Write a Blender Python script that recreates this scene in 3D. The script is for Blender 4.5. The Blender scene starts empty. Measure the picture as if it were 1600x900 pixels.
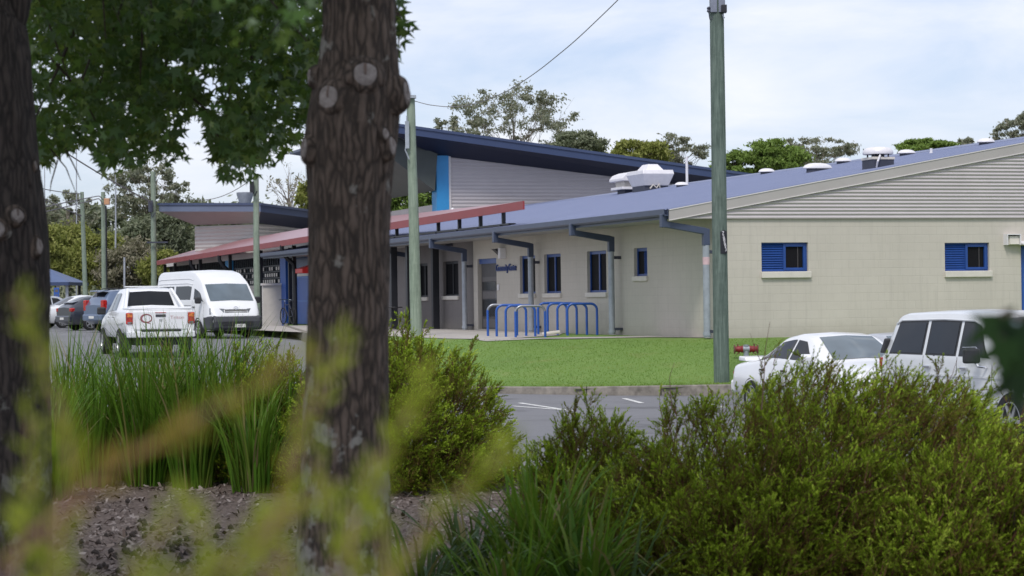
import bpy, bmesh, math, random
import numpy as np
from mathutils import Vector, Matrix, noise as mnoise
random.seed(7); rng = np.random.default_rng(7)
R = math.radians
scene = bpy.context.scene
COL = scene.collection

# ------------------------------------------------------------------ camera
FPX = 3500.0; PITCH = 15/3500.0; ROLL = 0.013
CAM = Vector((0, 0, 1.0))
F_ = Vector((0, math.cos(PITCH), math.sin(PITCH)))
U0 = Vector((0, -math.sin(PITCH), math.cos(PITCH))); R0 = Vector((1, 0, 0))
RX = R0*math.cos(ROLL) - U0*math.sin(ROLL)
UP = R0*math.sin(ROLL) + U0*math.cos(ROLL)
cam_d = bpy.data.cameras.new('camera'); cam = bpy.data.objects.new('camera', cam_d); COL.objects.link(cam)
mw = Matrix((( RX.x, UP.x, -F_.x, CAM.x), (RX.y, UP.y, -F_.y, CAM.y), (RX.z, UP.z, -F_.z, CAM.z), (0, 0, 0, 1)))
cam.matrix_world = mw
cam_d.sensor_width = 36; cam_d.lens = FPX/1600*36
cam_d.clip_end = 6000; cam_d.clip_start = 0.1
cam_d.dof.use_dof = True; cam_d.dof.focus_distance = 30; cam_d.dof.aperture_fstop = 6.5
scene.camera = cam

def ray(px, py):
    return F_ + RX*((px-800)/FPX) - UP*((py-450)/FPX)
def at(px, py, Y):
    """world point that the photograph shows at pixel px,py if it stands Y metres ahead"""
    d = ray(px, py); return CAM + d*(Y/d.y)
def at_z(px, py, z):
    d = ray(px, py); return CAM + d*((z-1.0)/d.z)

# building frame: g along the gable wall, w along the long side wall
ANG = R(18.2)
K = at(1124, 527, 53.0); K.z = 0
DG = Vector((math.cos(ANG), math.sin(ANG), 0)); DL = Vector((-math.sin(ANG), math.cos(ANG), 0))
def to_local(p):
    q = p - K; return Vector((q.dot(DG), q.dot(DL), q.z))
def to_world(g, w, z=0): return K + DG*g + DL*w + Vector((0, 0, z))
def front_at(px, py, w):
    """(g,z) of a pixel on the plane w=const, parallel to the gable wall"""
    d = ray(px, py); t = (w - (CAM-K).dot(DL))/d.dot(DL); l = to_local(CAM + d*t); return l.x, l.z
def side_at(px, py, g):
    """(w,z) of a pixel on the plane g=const, parallel to the long side wall"""
    d = ray(px, py); t = (g - (CAM-K).dot(DG))/d.dot(DG); l = to_local(CAM + d*t); return l.y, l.z

# ------------------------------------------------------------------ mesh builder
class MB:
    def __init__(s): s.v = []; s.f = []
    def add(s, pts, faces):
        b = len(s.v); s.v += [tuple(p) for p in pts]; s.f += [tuple(b+i for i in f) for f in faces]; return s
    def quad(s, *p): return s.add(p, [tuple(range(len(p)))])
    def box(s, x0, x1, y0, y1, z0, z1):
        return s.add([(x0,y0,z0),(x1,y0,z0),(x1,y1,z0),(x0,y1,z0),(x0,y0,z1),(x1,y0,z1),(x1,y1,z1),(x0,y1,z1)],
            [(0,3,2,1),(4,5,6,7),(0,1,5,4),(1,2,6,5),(2,3,7,6),(3,0,4,7)])
    def prism(s, poly, fa, fb):
        n = len(poly); return s.add([fa(*p) for p in poly]+[fb(*p) for p in poly],
            [tuple(range(n))[::-1], tuple(range(n, 2*n))]+[(i, (i+1) % n, n+(i+1) % n, n+i) for i in range(n)])
    def tube(s, pts, r, n=8, cap=True):
        pts = [Vector(p) for p in pts]
        if not hasattr(r, '__len__'): r = [r]*len(pts)
        rings = []; prev = None
        for i, p in enumerate(pts):
            a = pts[max(i-1, 0)]; b = pts[min(i+1, len(pts)-1)]; t = (b-a)
            t = t.normalized() if t.length > 1e-9 else Vector((0, 0, 1))
            if prev is None: u = t.orthogonal().normalized()
            else:
                u = prev - t*prev.dot(t); u = u.normalized() if u.length > 1e-6 else t.orthogonal().normalized()
            prev = u; w = t.cross(u)
            rings.append([p + (u*math.cos(2*math.pi*k/n) + w*math.sin(2*math.pi*k/n))*r[i] for k in range(n)])
        v = [q for rg in rings for q in rg]; f = []
        for i in range(len(pts)-1):
            for k in range(n):
                f.append((i*n+k, i*n+(k+1) % n, (i+1)*n+(k+1) % n, (i+1)*n+k))
        if cap: f += [tuple(range(n))[::-1], tuple((len(pts)-1)*n+k for k in range(n))]
        return s.add(v, f)
    def lathe(s, prof, n=24, M=None):
        M = M or Matrix.Identity(4); v = []; f = []
        for (r, z) in prof:
            for k in range(n): v.append(M @ Vector((r*math.cos(2*math.pi*k/n), r*math.sin(2*math.pi*k/n), z)))
        for i in range(len(prof)-1):
            for k in range(n): f.append((i*n+k, i*n+(k+1) % n, (i+1)*n+(k+1) % n, (i+1)*n+k))
        f += [tuple(range(n))[::-1], tuple((len(prof)-1)*n+k for k in range(n))]
        return s.add(v, f)
    def build(s, name, mat, parent=None, off=(0, 0, 0), smooth=False, bevel=0, fix=True):
        me = bpy.data.meshes.new(name)
        ox, oy, oz = off
        me.from_pydata([(x-ox, y-oy, z-oz) for x, y, z in s.v], [], s.f)
        if fix:
            bm = bmesh.new(); bm.from_mesh(me); bmesh.ops.recalc_face_normals(bm, faces=bm.faces); bm.to_mesh(me); bm.free()
        if smooth:
            me.shade_smooth()
            try: me.set_sharp_from_angle(angle=R(38))
            except Exception: pass
        o = bpy.data.objects.new(name, me); COL.objects.link(o)
        if mat: me.materials.append(mat)
        if parent: o.parent = parent
        if bevel:
            b = o.modifiers.new('bevel', 'BEVEL'); b.width = bevel; b.segments = 2; b.limit_method = 'ANGLE'
        return o
def poly_obj(name, verts, n, mat, parent=None, tone=None, smooth=False):
    """verts: (faces*n,3) array, every face of n corners standing by itself"""
    verts = np.asarray(verts, np.float32).reshape(-1, 3); nf = len(verts)//n
    me = bpy.data.meshes.new(name)
    me.vertices.add(len(verts)); me.vertices.foreach_set('co', verts.ravel())
    me.loops.add(len(verts)); me.loops.foreach_set('vertex_index', np.arange(len(verts), dtype=np.int32))
    me.polygons.add(nf); me.polygons.foreach_set('loop_start', np.arange(0, nf*n, n, dtype=np.int32))
    if tone is not None:
        a = me.attributes.new('tone', 'FLOAT', 'POINT'); a.data.foreach_set('value', np.repeat(np.asarray(tone, np.float32), n))
    me.update(calc_edges=True); me.validate()
    o = bpy.data.objects.new(name, me); COL.objects.link(o)
    if mat: me.materials.append(mat)
    if parent: o.parent = parent
    return o
def tag(o, label=None, cat=None, group=None, kind=None):
    if label: o['label'] = label
    if cat: o['category'] = cat
    if group: o['group'] = group
    if kind: o['kind'] = kind
    return o
def thing(name, label, cat, loc=(0, 0, 0), rz=0, group=None):
    o = bpy.data.objects.new(name, None); COL.objects.link(o); o.location = loc; o.rotation_euler = (0, 0, rz)
    o.empty_display_size = .3
    return tag(o, label, cat, group)
def copy_tree(o, parent=None):
    c = o.copy(); COL.objects.link(c)
    if parent: c.parent = parent
    for ch in [x for x in scene.objects if x.parent == o]: copy_tree(ch, c)
    return c
def text_mesh(body, size, align='CENTER', extrude=.004):
    cu = bpy.data.curves.new('lettering', 'FONT'); cu.body = body; cu.size = size; cu.align_x = align; cu.align_y = 'CENTER'; cu.extrude = extrude
    o = bpy.data.objects.new('lettering', cu); COL.objects.link(o)
    dg = bpy.context.evaluated_depsgraph_get(); me = bpy.data.meshes.new_from_object(o.evaluated_get(dg))
    bpy.data.objects.remove(o); bpy.data.curves.remove(cu)
    return me
def text_obj(name, body, size, mat, parent, origin, ax, ay, squeeze=1.0, extrude=.004):
    me = text_mesh(body, size, extrude=extrude); ax = Vector(ax); ay = Vector(ay); nz = ax.cross(ay); o_ = Vector(origin)
    for v in me.vertices: v.co = o_ + ax*(v.co.x*squeeze) + ay*v.co.y + nz*v.co.z
    me.materials.clear(); me.materials.append(mat)
    o = bpy.data.objects.new(name, me); COL.objects.link(o); o.parent = parent; return o

# ------------------------------------------------------------------ materials
class NT:
    def __init__(s, name):
        s.m = bpy.data.materials.new(name); s.m.use_nodes = True; s.t = s.m.node_tree; s.t.nodes.clear()
        s.out = s.n('ShaderNodeOutputMaterial')
    def n(s, kind, **kw):
        nd = s.t.nodes.new(kind)
        for k, v in kw.items():
            if k.startswith('_'): setattr(nd, k[1:], v)
            else: nd.inputs[k.replace('__', ' ')].default_value = v
        return nd
    def l(s, a, b): s.t.links.new(a, b)
    def ramp(s, fac, stops, interp='LINEAR'):
        r = s.n('ShaderNodeValToRGB'); e = r.color_ramp.elements; r.color_ramp.interpolation = interp
        while len(e) < len(stops): e.new(.5)
        for i, (p, c) in enumerate(stops): e[i].position = p; e[i].color = (*c, 1) if len(c) == 3 else c
        s.l(fac, r.inputs[0]); return r.outputs[0]
    def mix(s, fac, a, b, typ='MIX'):
        m = s.n('ShaderNodeMix', _data_type='RGBA', _blend_type=typ)
        for i, x in ((0, fac), (6, a), (7, b)):
            if hasattr(x, 'node'): s.l(x, m.inputs[i])
            else: m.inputs[i].default_value = x if i == 0 else (*x, 1)
        return m.outputs[2]
    def coord(s, scale=(1, 1, 1), kind='Object'):
        tc = s.n('ShaderNodeTexCoord'); mp = s.n('ShaderNodeMapping'); mp.inputs['Scale'].default_value = scale
        s.l(tc.outputs[kind], mp.inputs[0]); return mp.outputs[0]
    def noise(s, vec, scale, detail=4, rough=.6):
        nn = s.n('ShaderNodeTexNoise', Scale=scale, Detail=detail, Roughness=rough); s.l(vec, nn.inputs['Vector']); return nn.outputs[0]
    def math(s, op, a, b=0.0, clamp=False):
        m = s.n('ShaderNodeMath', _operation=op, _use_clamp=clamp)
        for i, x in ((0, a), (1, b)):
            if hasattr(x, 'node'): s.l(x, m.inputs[i])
            else: m.inputs[i].default_value = x
        return m.outputs[0]
    def bump(s, h, strength=.3, dist=.02):
        b = s.n('ShaderNodeBump', Strength=strength, Distance=dist); s.l(h, b.inputs['Height']); return b.outputs[0]
    def bsdf(s, col, rough=.6, normal=None, **kw):
        p = s.n('ShaderNodeBsdfPrincipled')
        for x, k in ((col, 'Base Color'), (rough, 'Roughness')):
            if hasattr(x, 'node'): s.l(x, p.inputs[k])
            else: p.inputs[k].default_value = (*x, 1) if k == 'Base Color' else x
        for k, v in kw.items(): p.inputs[k].default_value = v
        if normal: s.l(normal, p.inputs['Normal'])
        return p.outputs[0]
    def done(s, sh): s.l(sh, s.out.inputs[0]); return s.m
MATS = {}
def mat(name, col, rough=.6, var=.12, scale=6, bump=0, bscale=40, **kw):
    if name in MATS: return MATS[name]
    t = NT(name); v = t.coord()
    f = t.noise(v, scale, 5)
    c = t.ramp(f, [(.3, tuple(max(0, x*(1-var)) for x in col)), (.7, tuple(min(1, x*(1+var)) for x in col))])
    nm = t.bump(t.noise(v, bscale, 4), bump, .01) if bump else None
    MATS[name] = t.done(t.bsdf(c, rough, nm, **kw)); return MATS[name]
def leaf_mat(name, cols, tonecols=None, rough=.5, trans=.35, tfac=.6, spec=.14):
    """leaves: every leaf its own shade; light passes through the blade"""
    if name in MATS: return MATS[name]
    t = NT(name); g = t.n('ShaderNodeNewGeometry')
    n = len(cols); c = t.ramp(g.outputs['Random Per Island'], [(i/(n-1), cols[i]) for i in range(n)])
    if tonecols:
        a = t.n('ShaderNodeAttribute', _attribute_name='tone'); k = len(tonecols)
        c2 = t.ramp(a.outputs['Fac'], [(i/(k-1), tonecols[i]) for i in range(k)])
        c = t.mix(tfac, c, c2)
    p = t.n('ShaderNodeBsdfPrincipled', Roughness=rough); t.l(c, p.inputs['Base Color']); p.inputs['Specular IOR Level'].default_value = spec
    tr = t.n('ShaderNodeBsdfTranslucent'); t.l(t.mix(.35, c, (.25, .32, .02), 'MIX'), tr.inputs[0])
    m = t.n('ShaderNodeMixShader'); m.inputs[0].default_value = trans
    t.l(p.outputs[0], m.inputs[1]); t.l(tr.outputs[0], m.inputs[2])
    MATS[name] = t.done(m.outputs[0]); return MATS[name]

def block_mat(name, axis, c1, c2):
    t = NT(name); tc = t.n('ShaderNodeTexCoord'); sp = t.n('ShaderNodeSeparateXYZ'); t.l(tc.outputs['Object'], sp.inputs[0])
    cb = t.n('ShaderNodeCombineXYZ'); t.l(sp.outputs[axis], cb.inputs[0]); t.l(sp.outputs[2], cb.inputs[1])
    b = t.n('ShaderNodeTexBrick', Scale=1.0); b.offset = .5
    for k, v in (('Brick Width', .4), ('Row Height', .2), ('Mortar Size', .009), ('Mortar Smooth', .3), ('Bias', 0)): b.inputs[k].default_value = v
    b.inputs['Color1'].default_value = (*c1, 1); b.inputs['Color2'].default_value = (*c2, 1); b.inputs['Mortar'].default_value = (*[x*.89 for x in c1], 1)
    t.l(cb.outputs[0], b.inputs['Vector'])
    o = tc.outputs['Object']
    n1 = t.noise(o, .55, 5, .65)
    c = t.mix(.45, b.outputs['Color'], t.ramp(n1, [(.3, tuple(x*.86 for x in c1)), (.7, tuple(min(1, x*1.1) for x in c1))]))
    mp = t.n('ShaderNodeMapping'); mp.inputs['Scale'].default_value = (5, 5, .35); t.l(o, mp.inputs[0])
    c = t.mix(t.math('MULTIPLY', t.ramp(t.noise(mp.outputs[0], 2, 4), [(.52, (0, 0, 0)), (.75, (1, 1, 1))]), .30), c, tuple(x*.66 for x in c1))
    spl = t.ramp(t.math('ADD', sp.outputs[2], t.math('MULTIPLY', t.noise(o, 3, 5, .7), .5)), [(.22, (1, 1, 1)), (.62, (0, 0, 0))])
    c = t.mix(t.math('MULTIPLY', spl, .38), c, (.27, .24, .19))
    h = t.math('SUBTRACT', t.math('MULTIPLY', t.noise(o, 90, 3), .25), b.outputs['Fac'])
    return t.done(t.bsdf(c, .75, t.bump(h, .35, .006)))

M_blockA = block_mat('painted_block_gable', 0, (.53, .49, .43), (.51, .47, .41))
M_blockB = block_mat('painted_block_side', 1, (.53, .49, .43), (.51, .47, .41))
M_clad = mat('corrugated_cladding', (.48, .445, .45), .45, .05, 1.2, 0)
M_clad2 = mat('hall_cladding', (.52, .475, .475), .5, .05, .6, 0)
M_barge = mat('barge_paint', (.40, .375, .36), .45, .05, 1)
M_bargelip = mat('barge_lip', (.66, .62, .60), .4, .04, 1)
M_gutter = mat('gutter_blue', (.05, .066, .115), .4, .1, 2)
M_soffit = mat('soffit_lining', (.34, .335, .33), .6, .06, 1)
M_trim = mat('window_blue', (.012, .058, .25), .35, .1, 5)
M_blue = mat('panel_blue', (.02, .09, .36), .4, .1, 2)
M_cyan = mat('column_cyan', (.03, .26, .56), .45, .06, 2)
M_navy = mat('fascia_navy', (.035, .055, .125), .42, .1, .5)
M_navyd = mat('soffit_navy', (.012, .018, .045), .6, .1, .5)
M_fascia_grey = mat('fascia_slate', (.13, .16, .24), .42, .1, .6)
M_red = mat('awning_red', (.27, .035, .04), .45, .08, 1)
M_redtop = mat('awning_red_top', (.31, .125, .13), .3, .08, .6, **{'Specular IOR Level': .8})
M_black = mat('post_black', (.012, .013, .018), .45, .2, 4)
M_galv = mat('galvanised', (.34, .37, .41), .42, .15, 5, .1, 60, Metallic=.3)
M_sill = mat('sill_paint', (.62, .58, .52), .6, .06, 6)
M_white = mat('white_plastic', (.74, .72, .74), .4, .06, 5)
M_darkbox = mat('vent_dark', (.045, .05, .075), .6, .2, 6)
M_doorgrey = mat('door_grey', (.055, .05, .052), .5, .12, 6)
M_panelgrey = mat('door_panel', (.11, .10, .10), .5, .08, 6)
M_conc = mat('concrete', (.40, .37, .34), .85, .2, 1.4, .3, 60)
M_kerb = mat('kerb_concrete', (.20, .18, .155), .9, .45, 5, .5, 40)
M_steel = mat('steel', (.30, .31, .34), .35, .1, 10, Metallic=.8)
M_rackblue = mat('rack_blue', (.018, .085, .36), .3, .12, 12)
M_sign_blue = mat('letter_blue', (.01, .04, .2), .4)
M_redmetal = mat('hydrant_red', (.24, .02, .025), .5, .35, 25, .2, 60)
M_brass = mat('hydrant_rust', (.16, .07, .045), .6, .3, 30)
def glass_mat(name, col, rough=.06, spec=.9):
    t = NT(name); v = t.coord(); n = t.noise(v, 1.2, 2)
    return t.done(t.bsdf(t.ramp(n, [(.3, tuple(x*.7 for x in col)), (.7, tuple(x*1.3 for x in col))]), rough, None, **{'Specular IOR Level': spec, 'IOR': 1.5}))
M_glass = glass_mat('window_glass', (.012, .013, .016), .2, .2)
M_carglass = glass_mat('car_glass', (.010, .012, .014), .06, .35)
M_windscreen = glass_mat('windscreen_glass', (.11, .145, .17), .05, 1.0)
def screen_mesh(name):
    t = NT(name); v = t.coord((1, 1, 1)); w = t.n('ShaderNodeTexWave', Scale=14.0, Distortion=0.0); t.l(v, w.inputs[0])
    c = t.ramp(w.outputs[0], [(.3, (.005, .005, .007)), (.8, (.012, .011, .014))]); return t.done(t.bsdf(c, .7, None, **{'Specular IOR Level': .15}))
M_screen = screen_mesh('security_mesh')
def bark_mat(name, dark, light, lichen, lamt=.5, sc=1.0):
    t = NT(name); o = t.coord((1, 1, 1)); st = t.coord((40*sc, 40*sc, 6.2*sc))
    wob = t.n('ShaderNodeVectorMath', _operation='ADD'); nz = t.n('ShaderNodeTexNoise', Scale=5.0*sc, Detail=3.0); t.l(o, nz.inputs[0])
    scl = t.n('ShaderNodeVectorMath', _operation='SCALE'); t.l(nz.outputs[1], scl.inputs[0]); scl.inputs['Scale'].default_value = 2.6
    t.l(st, wob.inputs[0]); t.l(scl.outputs[0], wob.inputs[1])
    vo = t.n('ShaderNodeTexVoronoi', Scale=1.0, _feature='DISTANCE_TO_EDGE'); t.l(wob.outputs[0], vo.inputs['Vector'])
    n1 = t.noise(st, 2.2, 6, .7)
    h = t.math('ADD', t.math('MINIMUM', vo.outputs[0], .35), t.math('MULTIPLY', n1, .45))
    c = t.ramp(h, [(.22, tuple(x*.22 for x in dark)), (.31, dark), (.40, tuple((a+b)/2 for a, b in zip(dark, light))), (.60, light)])
    n2 = t.noise(o, 2.5, 3)
    c = t.mix(t.math('MULTIPLY', n2, .4), c, tuple(x*.7 for x in light))
    ln = t.noise(o, 6.5*sc, 7, .6)
    sp = t.n('ShaderNodeSeparateXYZ'); t.l(o, sp.inputs[0])
    hz_ = t.ramp(t.math('MULTIPLY', sp.outputs[2], .4), [(.16, (.155,)*3), (.70, (0,)*3)])
    lf = t.ramp(t.math('ADD', ln, hz_), [(1-lamt-.015, (0, 0, 0)), (1-lamt+.03, (1, 1, 1))])
    c = t.mix(t.math('MULTIPLY', lf, t.math('ADD', t.math('MULTIPLY', n1, .8), .25)), c, lichen)
    return t.done(t.bsdf(c, .9, t.bump(h, .9, .02)))
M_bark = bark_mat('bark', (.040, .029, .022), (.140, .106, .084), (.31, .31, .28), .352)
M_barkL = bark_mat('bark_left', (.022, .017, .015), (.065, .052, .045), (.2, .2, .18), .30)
M_twig = mat('twig_bark', (.06, .045, .035), .85, .3, 20)
M_gumbark = mat('gum_bark', (.20, .17, .145), .85, .35, 2)
M_timber = None
def pole_mat(name, c1, c2):
    t = NT(name); v = t.coord((9, 9, .5)); n = t.noise(v, 3, 6, .7); v2 = t.coord(); n2 = t.noise(v2, 1.6, 5, .7)
    c = t.ramp(n, [(.32, c1), (.68, c2)]); c = t.mix(t.math('MULTIPLY', t.ramp(n2, [(.45, (0, 0, 0)), (.7, (1, 1, 1))]), .5), c, tuple(x*.55 for x in c1))
    return t.done(t.bsdf(c, .85, t.bump(n, .4, .01)))
M_pole = pole_mat('treated_pole_dark', (.055, .085, .07), (.17, .22, .185))
M_pole2 = pole_mat('treated_pole_pale', (.16, .21, .16), (.30, .36, .28))
# ------------------------------------------------------------------ ground
def lerp_table(t, tab):
    if t <= tab[0][0]: return tab[0][1]
    for (a, va), (b, vb) in zip(tab, tab[1:]):
        if t <= b: return va + (vb-va)*(t-a)/(b-a)
    return tab[-1][1]
ROAD_T = [(20, -1.09), (28, -1.08), (44, -1.02), (54, -.76), (62, -.42), (81, -.24), (112, -.10), (140, 0)]
def road_z(x, y): return lerp_table(y - .6*x if x < 6 else y - 3.6, ROAD_T)
def lawn_t(x, y): return y + (.5*(x-4.9) if x < 4.9 else -.33*(x-4.9))
def lawn_z(x, y): return lerp_table(lawn_t(x, y), [(43.2, -.90), (46, -.80), (52.9, -.03), (54, -.03)])
def garden_z(x, y):
    e = mnoise.noise(Vector((x*.5, y*.5, 3)))*.05 + mnoise.noise(Vector((x*2.1, y*2.1, 7)))*.018
    s = max(0, min(1, (y-19.2)/2.2)); s = s*s*(3-2*s)
    return -.52 + e + s*(road_z(x, 21.5)+.1+.52)

def grid_obj(name, xs, ys, zf, material, inside=None, smooth=True):
    mb = MB(); idx = {}
    for j, y in enumerate(ys):
        for i, x in enumerate(xs):
            idx[i, j] = len(mb.v); mb.v.append((x, y, zf(x, y)))
    for j in range(len(ys)-1):
        for i in range(len(xs)-1):
            if inside is None or inside((xs[i]+xs[i+1])/2, (ys[j]+ys[j+1])/2):
                mb.f.append((idx[i, j], idx[i+1, j], idx[i+1, j+1], idx[i, j+1]))
    o = mb.build(name, material, smooth=smooth, fix=False); o['kind'] = 'structure'; return o
def lin(a, b, n): return [a+(b-a)*i/(n-1) for i in range(n)]

t = NT('asphalt'); v = t.coord()
n1 = t.noise(v, .35, 5, .6); n2 = t.noise(v, 120, 2, .6)
c = t.mix(.5, t.ramp(n1, [(.3, (.14, .142, .152)), (.7, (.19, .192, .205))]), t.ramp(n2, [(.3, (.11, .11, .118)), (.7, (.22, .22, .232))]))
c = t.mix(t.math('MULTIPLY', t.ramp(t.noise(v, .8, 6, .7), [(.52, (0,)*3), (.64, (1,)*3)]), .55), c, (.07, .07, .073))
ck = t.n('ShaderNodeTexVoronoi', Scale=.22, _feature='DISTANCE_TO_EDGE'); t.l(v, ck.inputs[0])
c = t.mix(t.ramp(ck.outputs[0], [(.0, (.35,)*3), (.006, (0,)*3)]), c, (.04, .04, .042))
M_asph = t.done(t.bsdf(c, .82, t.bump(n2, .4, .006)))
t = NT('lawn_grass_ground'); v = t.coord()
c = t.mix(.4, t.ramp(t.noise(v, .5, 6, .7), [(.28, (.105, .185, .030)), (.5, (.135, .235, .04)), (.72, (.17, .255, .055))]), t.ramp(t.noise(v, 16, 4, .7), [(.3, (.09, .165, .025)), (.7, (.16, .26, .05))]))
c = t.mix(t.math('MULTIPLY', t.ramp(t.noise(v, 1.1, 7, .75), [(.55, (0,)*3), (.72, (1,)*3)]), .55), c, (.26, .25, .09))
M_lawn = t.done(t.bsdf(c, .9, t.bump(t.noise(v, 60, 3), .6, .02)))
t = NT('mulch'); v = t.coord()
n1 = t.noise(v, 2.2, 6, .7); n2 = t.noise(v, 34, 6, .75)
c = t.mix(.7, t.ramp(n1, [(.3, (.07, .05, .04)), (.7, (.19, .145, .12))]), t.ramp(n2, [(.32, (.028, .019, .015)), (.52, (.14, .102, .084)), (.70, (.34, .275, .24))]))
M_mulch = t.done(t.bsdf(c, .95, t.bump(n2, .9, .02)))
t = NT('dry_ground'); v = t.coord()
c = t.ramp(t.noise(v, .12, 6, .7), [(.3, (.07, .085, .03)), (.7, (.14, .14, .06))])
M_base = t.done(t.bsdf(c, .95))

def base_z(x, y):
    near = min(road_z(x, y), -.02) - .22 if y < 150 else -.12
    if y < 21: near = -1.4
    far = max(0, (y-150))*.012 if y > 150 else 0
    return near + min(far, 9)
xs = sorted(set([-1500, -900, -500, -300, -180, -110] + [round(v_, 2) for v_ in lin(-70, 70, 57)] + [110, 180, 300, 500, 900, 1500]))
ys = sorted(set([-60, -20] + [round(v_, 2) for v_ in lin(0, 150, 61)] + [180, 230, 300, 420, 600, 900, 1500, 2600]))
grid_obj('ground', xs, ys, base_z, M_base)
grid_obj('car_park', lin(-60, 40, 81), lin(20.4, 146, 120), road_z, M_asph)
grid_obj('garden_bed', lin(-16, 16, 161), lin(-2, 21.6, 140), garden_z, M_mulch)
mb = MB()   # concrete edge of the garden bed
for i in range(32):
    x0, x1 = -16+i, -15+i-.012
    a, b = road_z(x0, 21.6), road_z(x1, 21.6)
    P = [(21.6, -.15), (21.6, .10), (21.62, .125), (21.73, .125), (21.76, .10), (21.76, -.15)]
    mb.prism(P, lambda y, z, x=x0, a=a: (x, y, a+z), lambda y, z, x=x1, b=b: (x, y, b+z))
o = mb.build('kerb', M_kerb); o['kind'] = 'structure'

# lawn outline: front kerb, left kerb, building
KERB = [(-2.2, 46.6), (-.6, 46.0), (1.5, 45.6), (4.5, 45.05), (9, 44.4), (16, 43.6), (24, 43.0)]
LEFT = [(-2.2, 46.6), (-3.0, 48.5), (-4.2, 56), (-6.5, 70), (-9.2, 90), (-10.5, 104)]
def kerb_y(x): return lerp_table(x, KERB)
def left_x(y): return lerp_table(y, [(b, a) for a, b in LEFT])
def in_lawn(x, y): return y > kerb_y(x)+.1 and x > left_x(y)+.1
mbk = MB()
def kerb_run(pts):
    for (xa, ya), (xb, yb) in zip(pts, pts[1:]):
        n = max(1, int(math.hypot(xb-xa, yb-ya)/1.2)); d = Vector((xb-xa, yb-ya, 0)).normalized(); nn = Vector((-d.y, d.x, 0))
        for i in range(n):
            p = Vector((xa, ya, 0)).lerp(Vector((xb, yb, 0)), i/n); q = Vector((xa, ya, 0)).lerp(Vector((xb, yb, 0)), (i+1)/n - .008)
            za, zb = road_z(p.x, p.y), road_z(q.x, q.y)
            ta, tb = max(lawn_z(p.x, p.y), za+.1)+.02, max(lawn_z(q.x, q.y), zb+.1)+.02
            for s, (u, za_, zb_) in enumerate([(0, 0, 0)]):
                prof = [(-.02, -.1, 0), (0, 0, 1), (.03, .02, 1), (.14, .02, 1), (.15, -.1, 0)]
                fa = [p + nn*(w-.0) + Vector((0, 0, (ta if top else za)+dz)) for w, dz, top in prof]
                fb = [q + nn*(w-.0) + Vector((0, 0, (tb if top else zb)+dz)) for w, dz, top in prof]
                m = len(prof); mbk.add(fa+fb, [tuple(range(m))[::-1], tuple(range(m, 2*m))]+[(k, (k+1) % m, m+(k+1) % m, m+k) for k in range(m)])
kerb_run(KERB); kerb_run(LEFT[::-1])
o = mbk.build('kerb', M_kerb); o['kind'] = 'structure'
grid_obj('lawn', lin(-11, 26, 149), lin(43.2, 104, 180), lawn_z, M_lawn, in_lawn)
# concrete apron by the door and the thin strip that runs from it to the corner
ap = [to_world(-.01, 13.6), to_world(-.01, 40), to_world(-6.2, 40), to_world(-6.0, 22)]
strip = [at_z(1108, 527.5, -.02), at_z(1020, 527.5, -.03), at_z(900, 531, -.05), at_z(846, 532.5, -.07), at_z(760, 536.5, -.12), at_z(690, 535, -.12)]
apr = [at_z(1112, 525.6, -.02), at_z(1020, 525.8, -.03), at_z(900, 528.6, -.05), at_z(852, 529.8, -.05), at_z(795, 531.0, -.05), at_z(872, 524.0, -.02), to_world(-.005, 11.0), to_world(-.005, 40), to_world(-5.5, 40)]
def sheet(name, poly, m, zf, dz):
    mb = MB(); top = [(p.x, p.y, zf(p.x, p.y)+dz) for p in poly]
    mb.add(top, [tuple(range(len(top)))]); o = mb.build(name, m, fix=False); bm = bmesh.new(); bm.from_mesh(o.data)
    bmesh.ops.triangulate(bm, faces=bm.faces); bmesh.ops.subdivide_edges(bm, edges=bm.edges, cuts=5, use_grid_fill=True)
    for v in bm.verts: v.co.z = zf(v.co.x, v.co.y)+dz
    bmesh.ops.recalc_face_normals(bm, faces=bm.faces); bm.to_mesh(o.data); bm.free(); o['kind'] = 'structure'; return o
sheet('footpath', strip + apr[::-1], M_conc, lawn_z, .014)
# painted bay lines, parallel to the long wall
M_paint = mat('road_paint', (.62, .62, .60), .7, .25, 3)
mb = MB()
def line(p, q, wd=.1):
    d = (q-p); n = max(2, int(d.length/.8)); s = Vector((d.y, -d.x, 0)).normalized()*wd/2
    for i in range(n):
        a = p+d*(i/n); b = p+d*((i+1)/n)
        mb.quad(*[(w.x, w.y, road_z(w.x, w.y)+.006) for w in (a-s, a+s, b+s, b-s)])
for (ax, ay, bx, by) in ((812, 629.5, 893, 641.5), (800, 634, 893, 641), (975, 622.5, 1003, 630), (1086, 624, 1130, 636)):
    a = at_z(ax, ay, -1.02); b = at_z(bx, by, -1.03); line(a, b, .11)
for k in range(1, 5):
    a = Vector((3.3+2.7*k, 44.0-.5*k, 0)); line(a, a-DL*5.4)
for k in range(6):
    a = Vector((-13.5-2.2*k, 88+3*k, 0)); line(a, a-Vector((3.9, 3.0, 0)))
o = mb.build('road_markings', M_paint); o['kind'] = 'structure'

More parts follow.
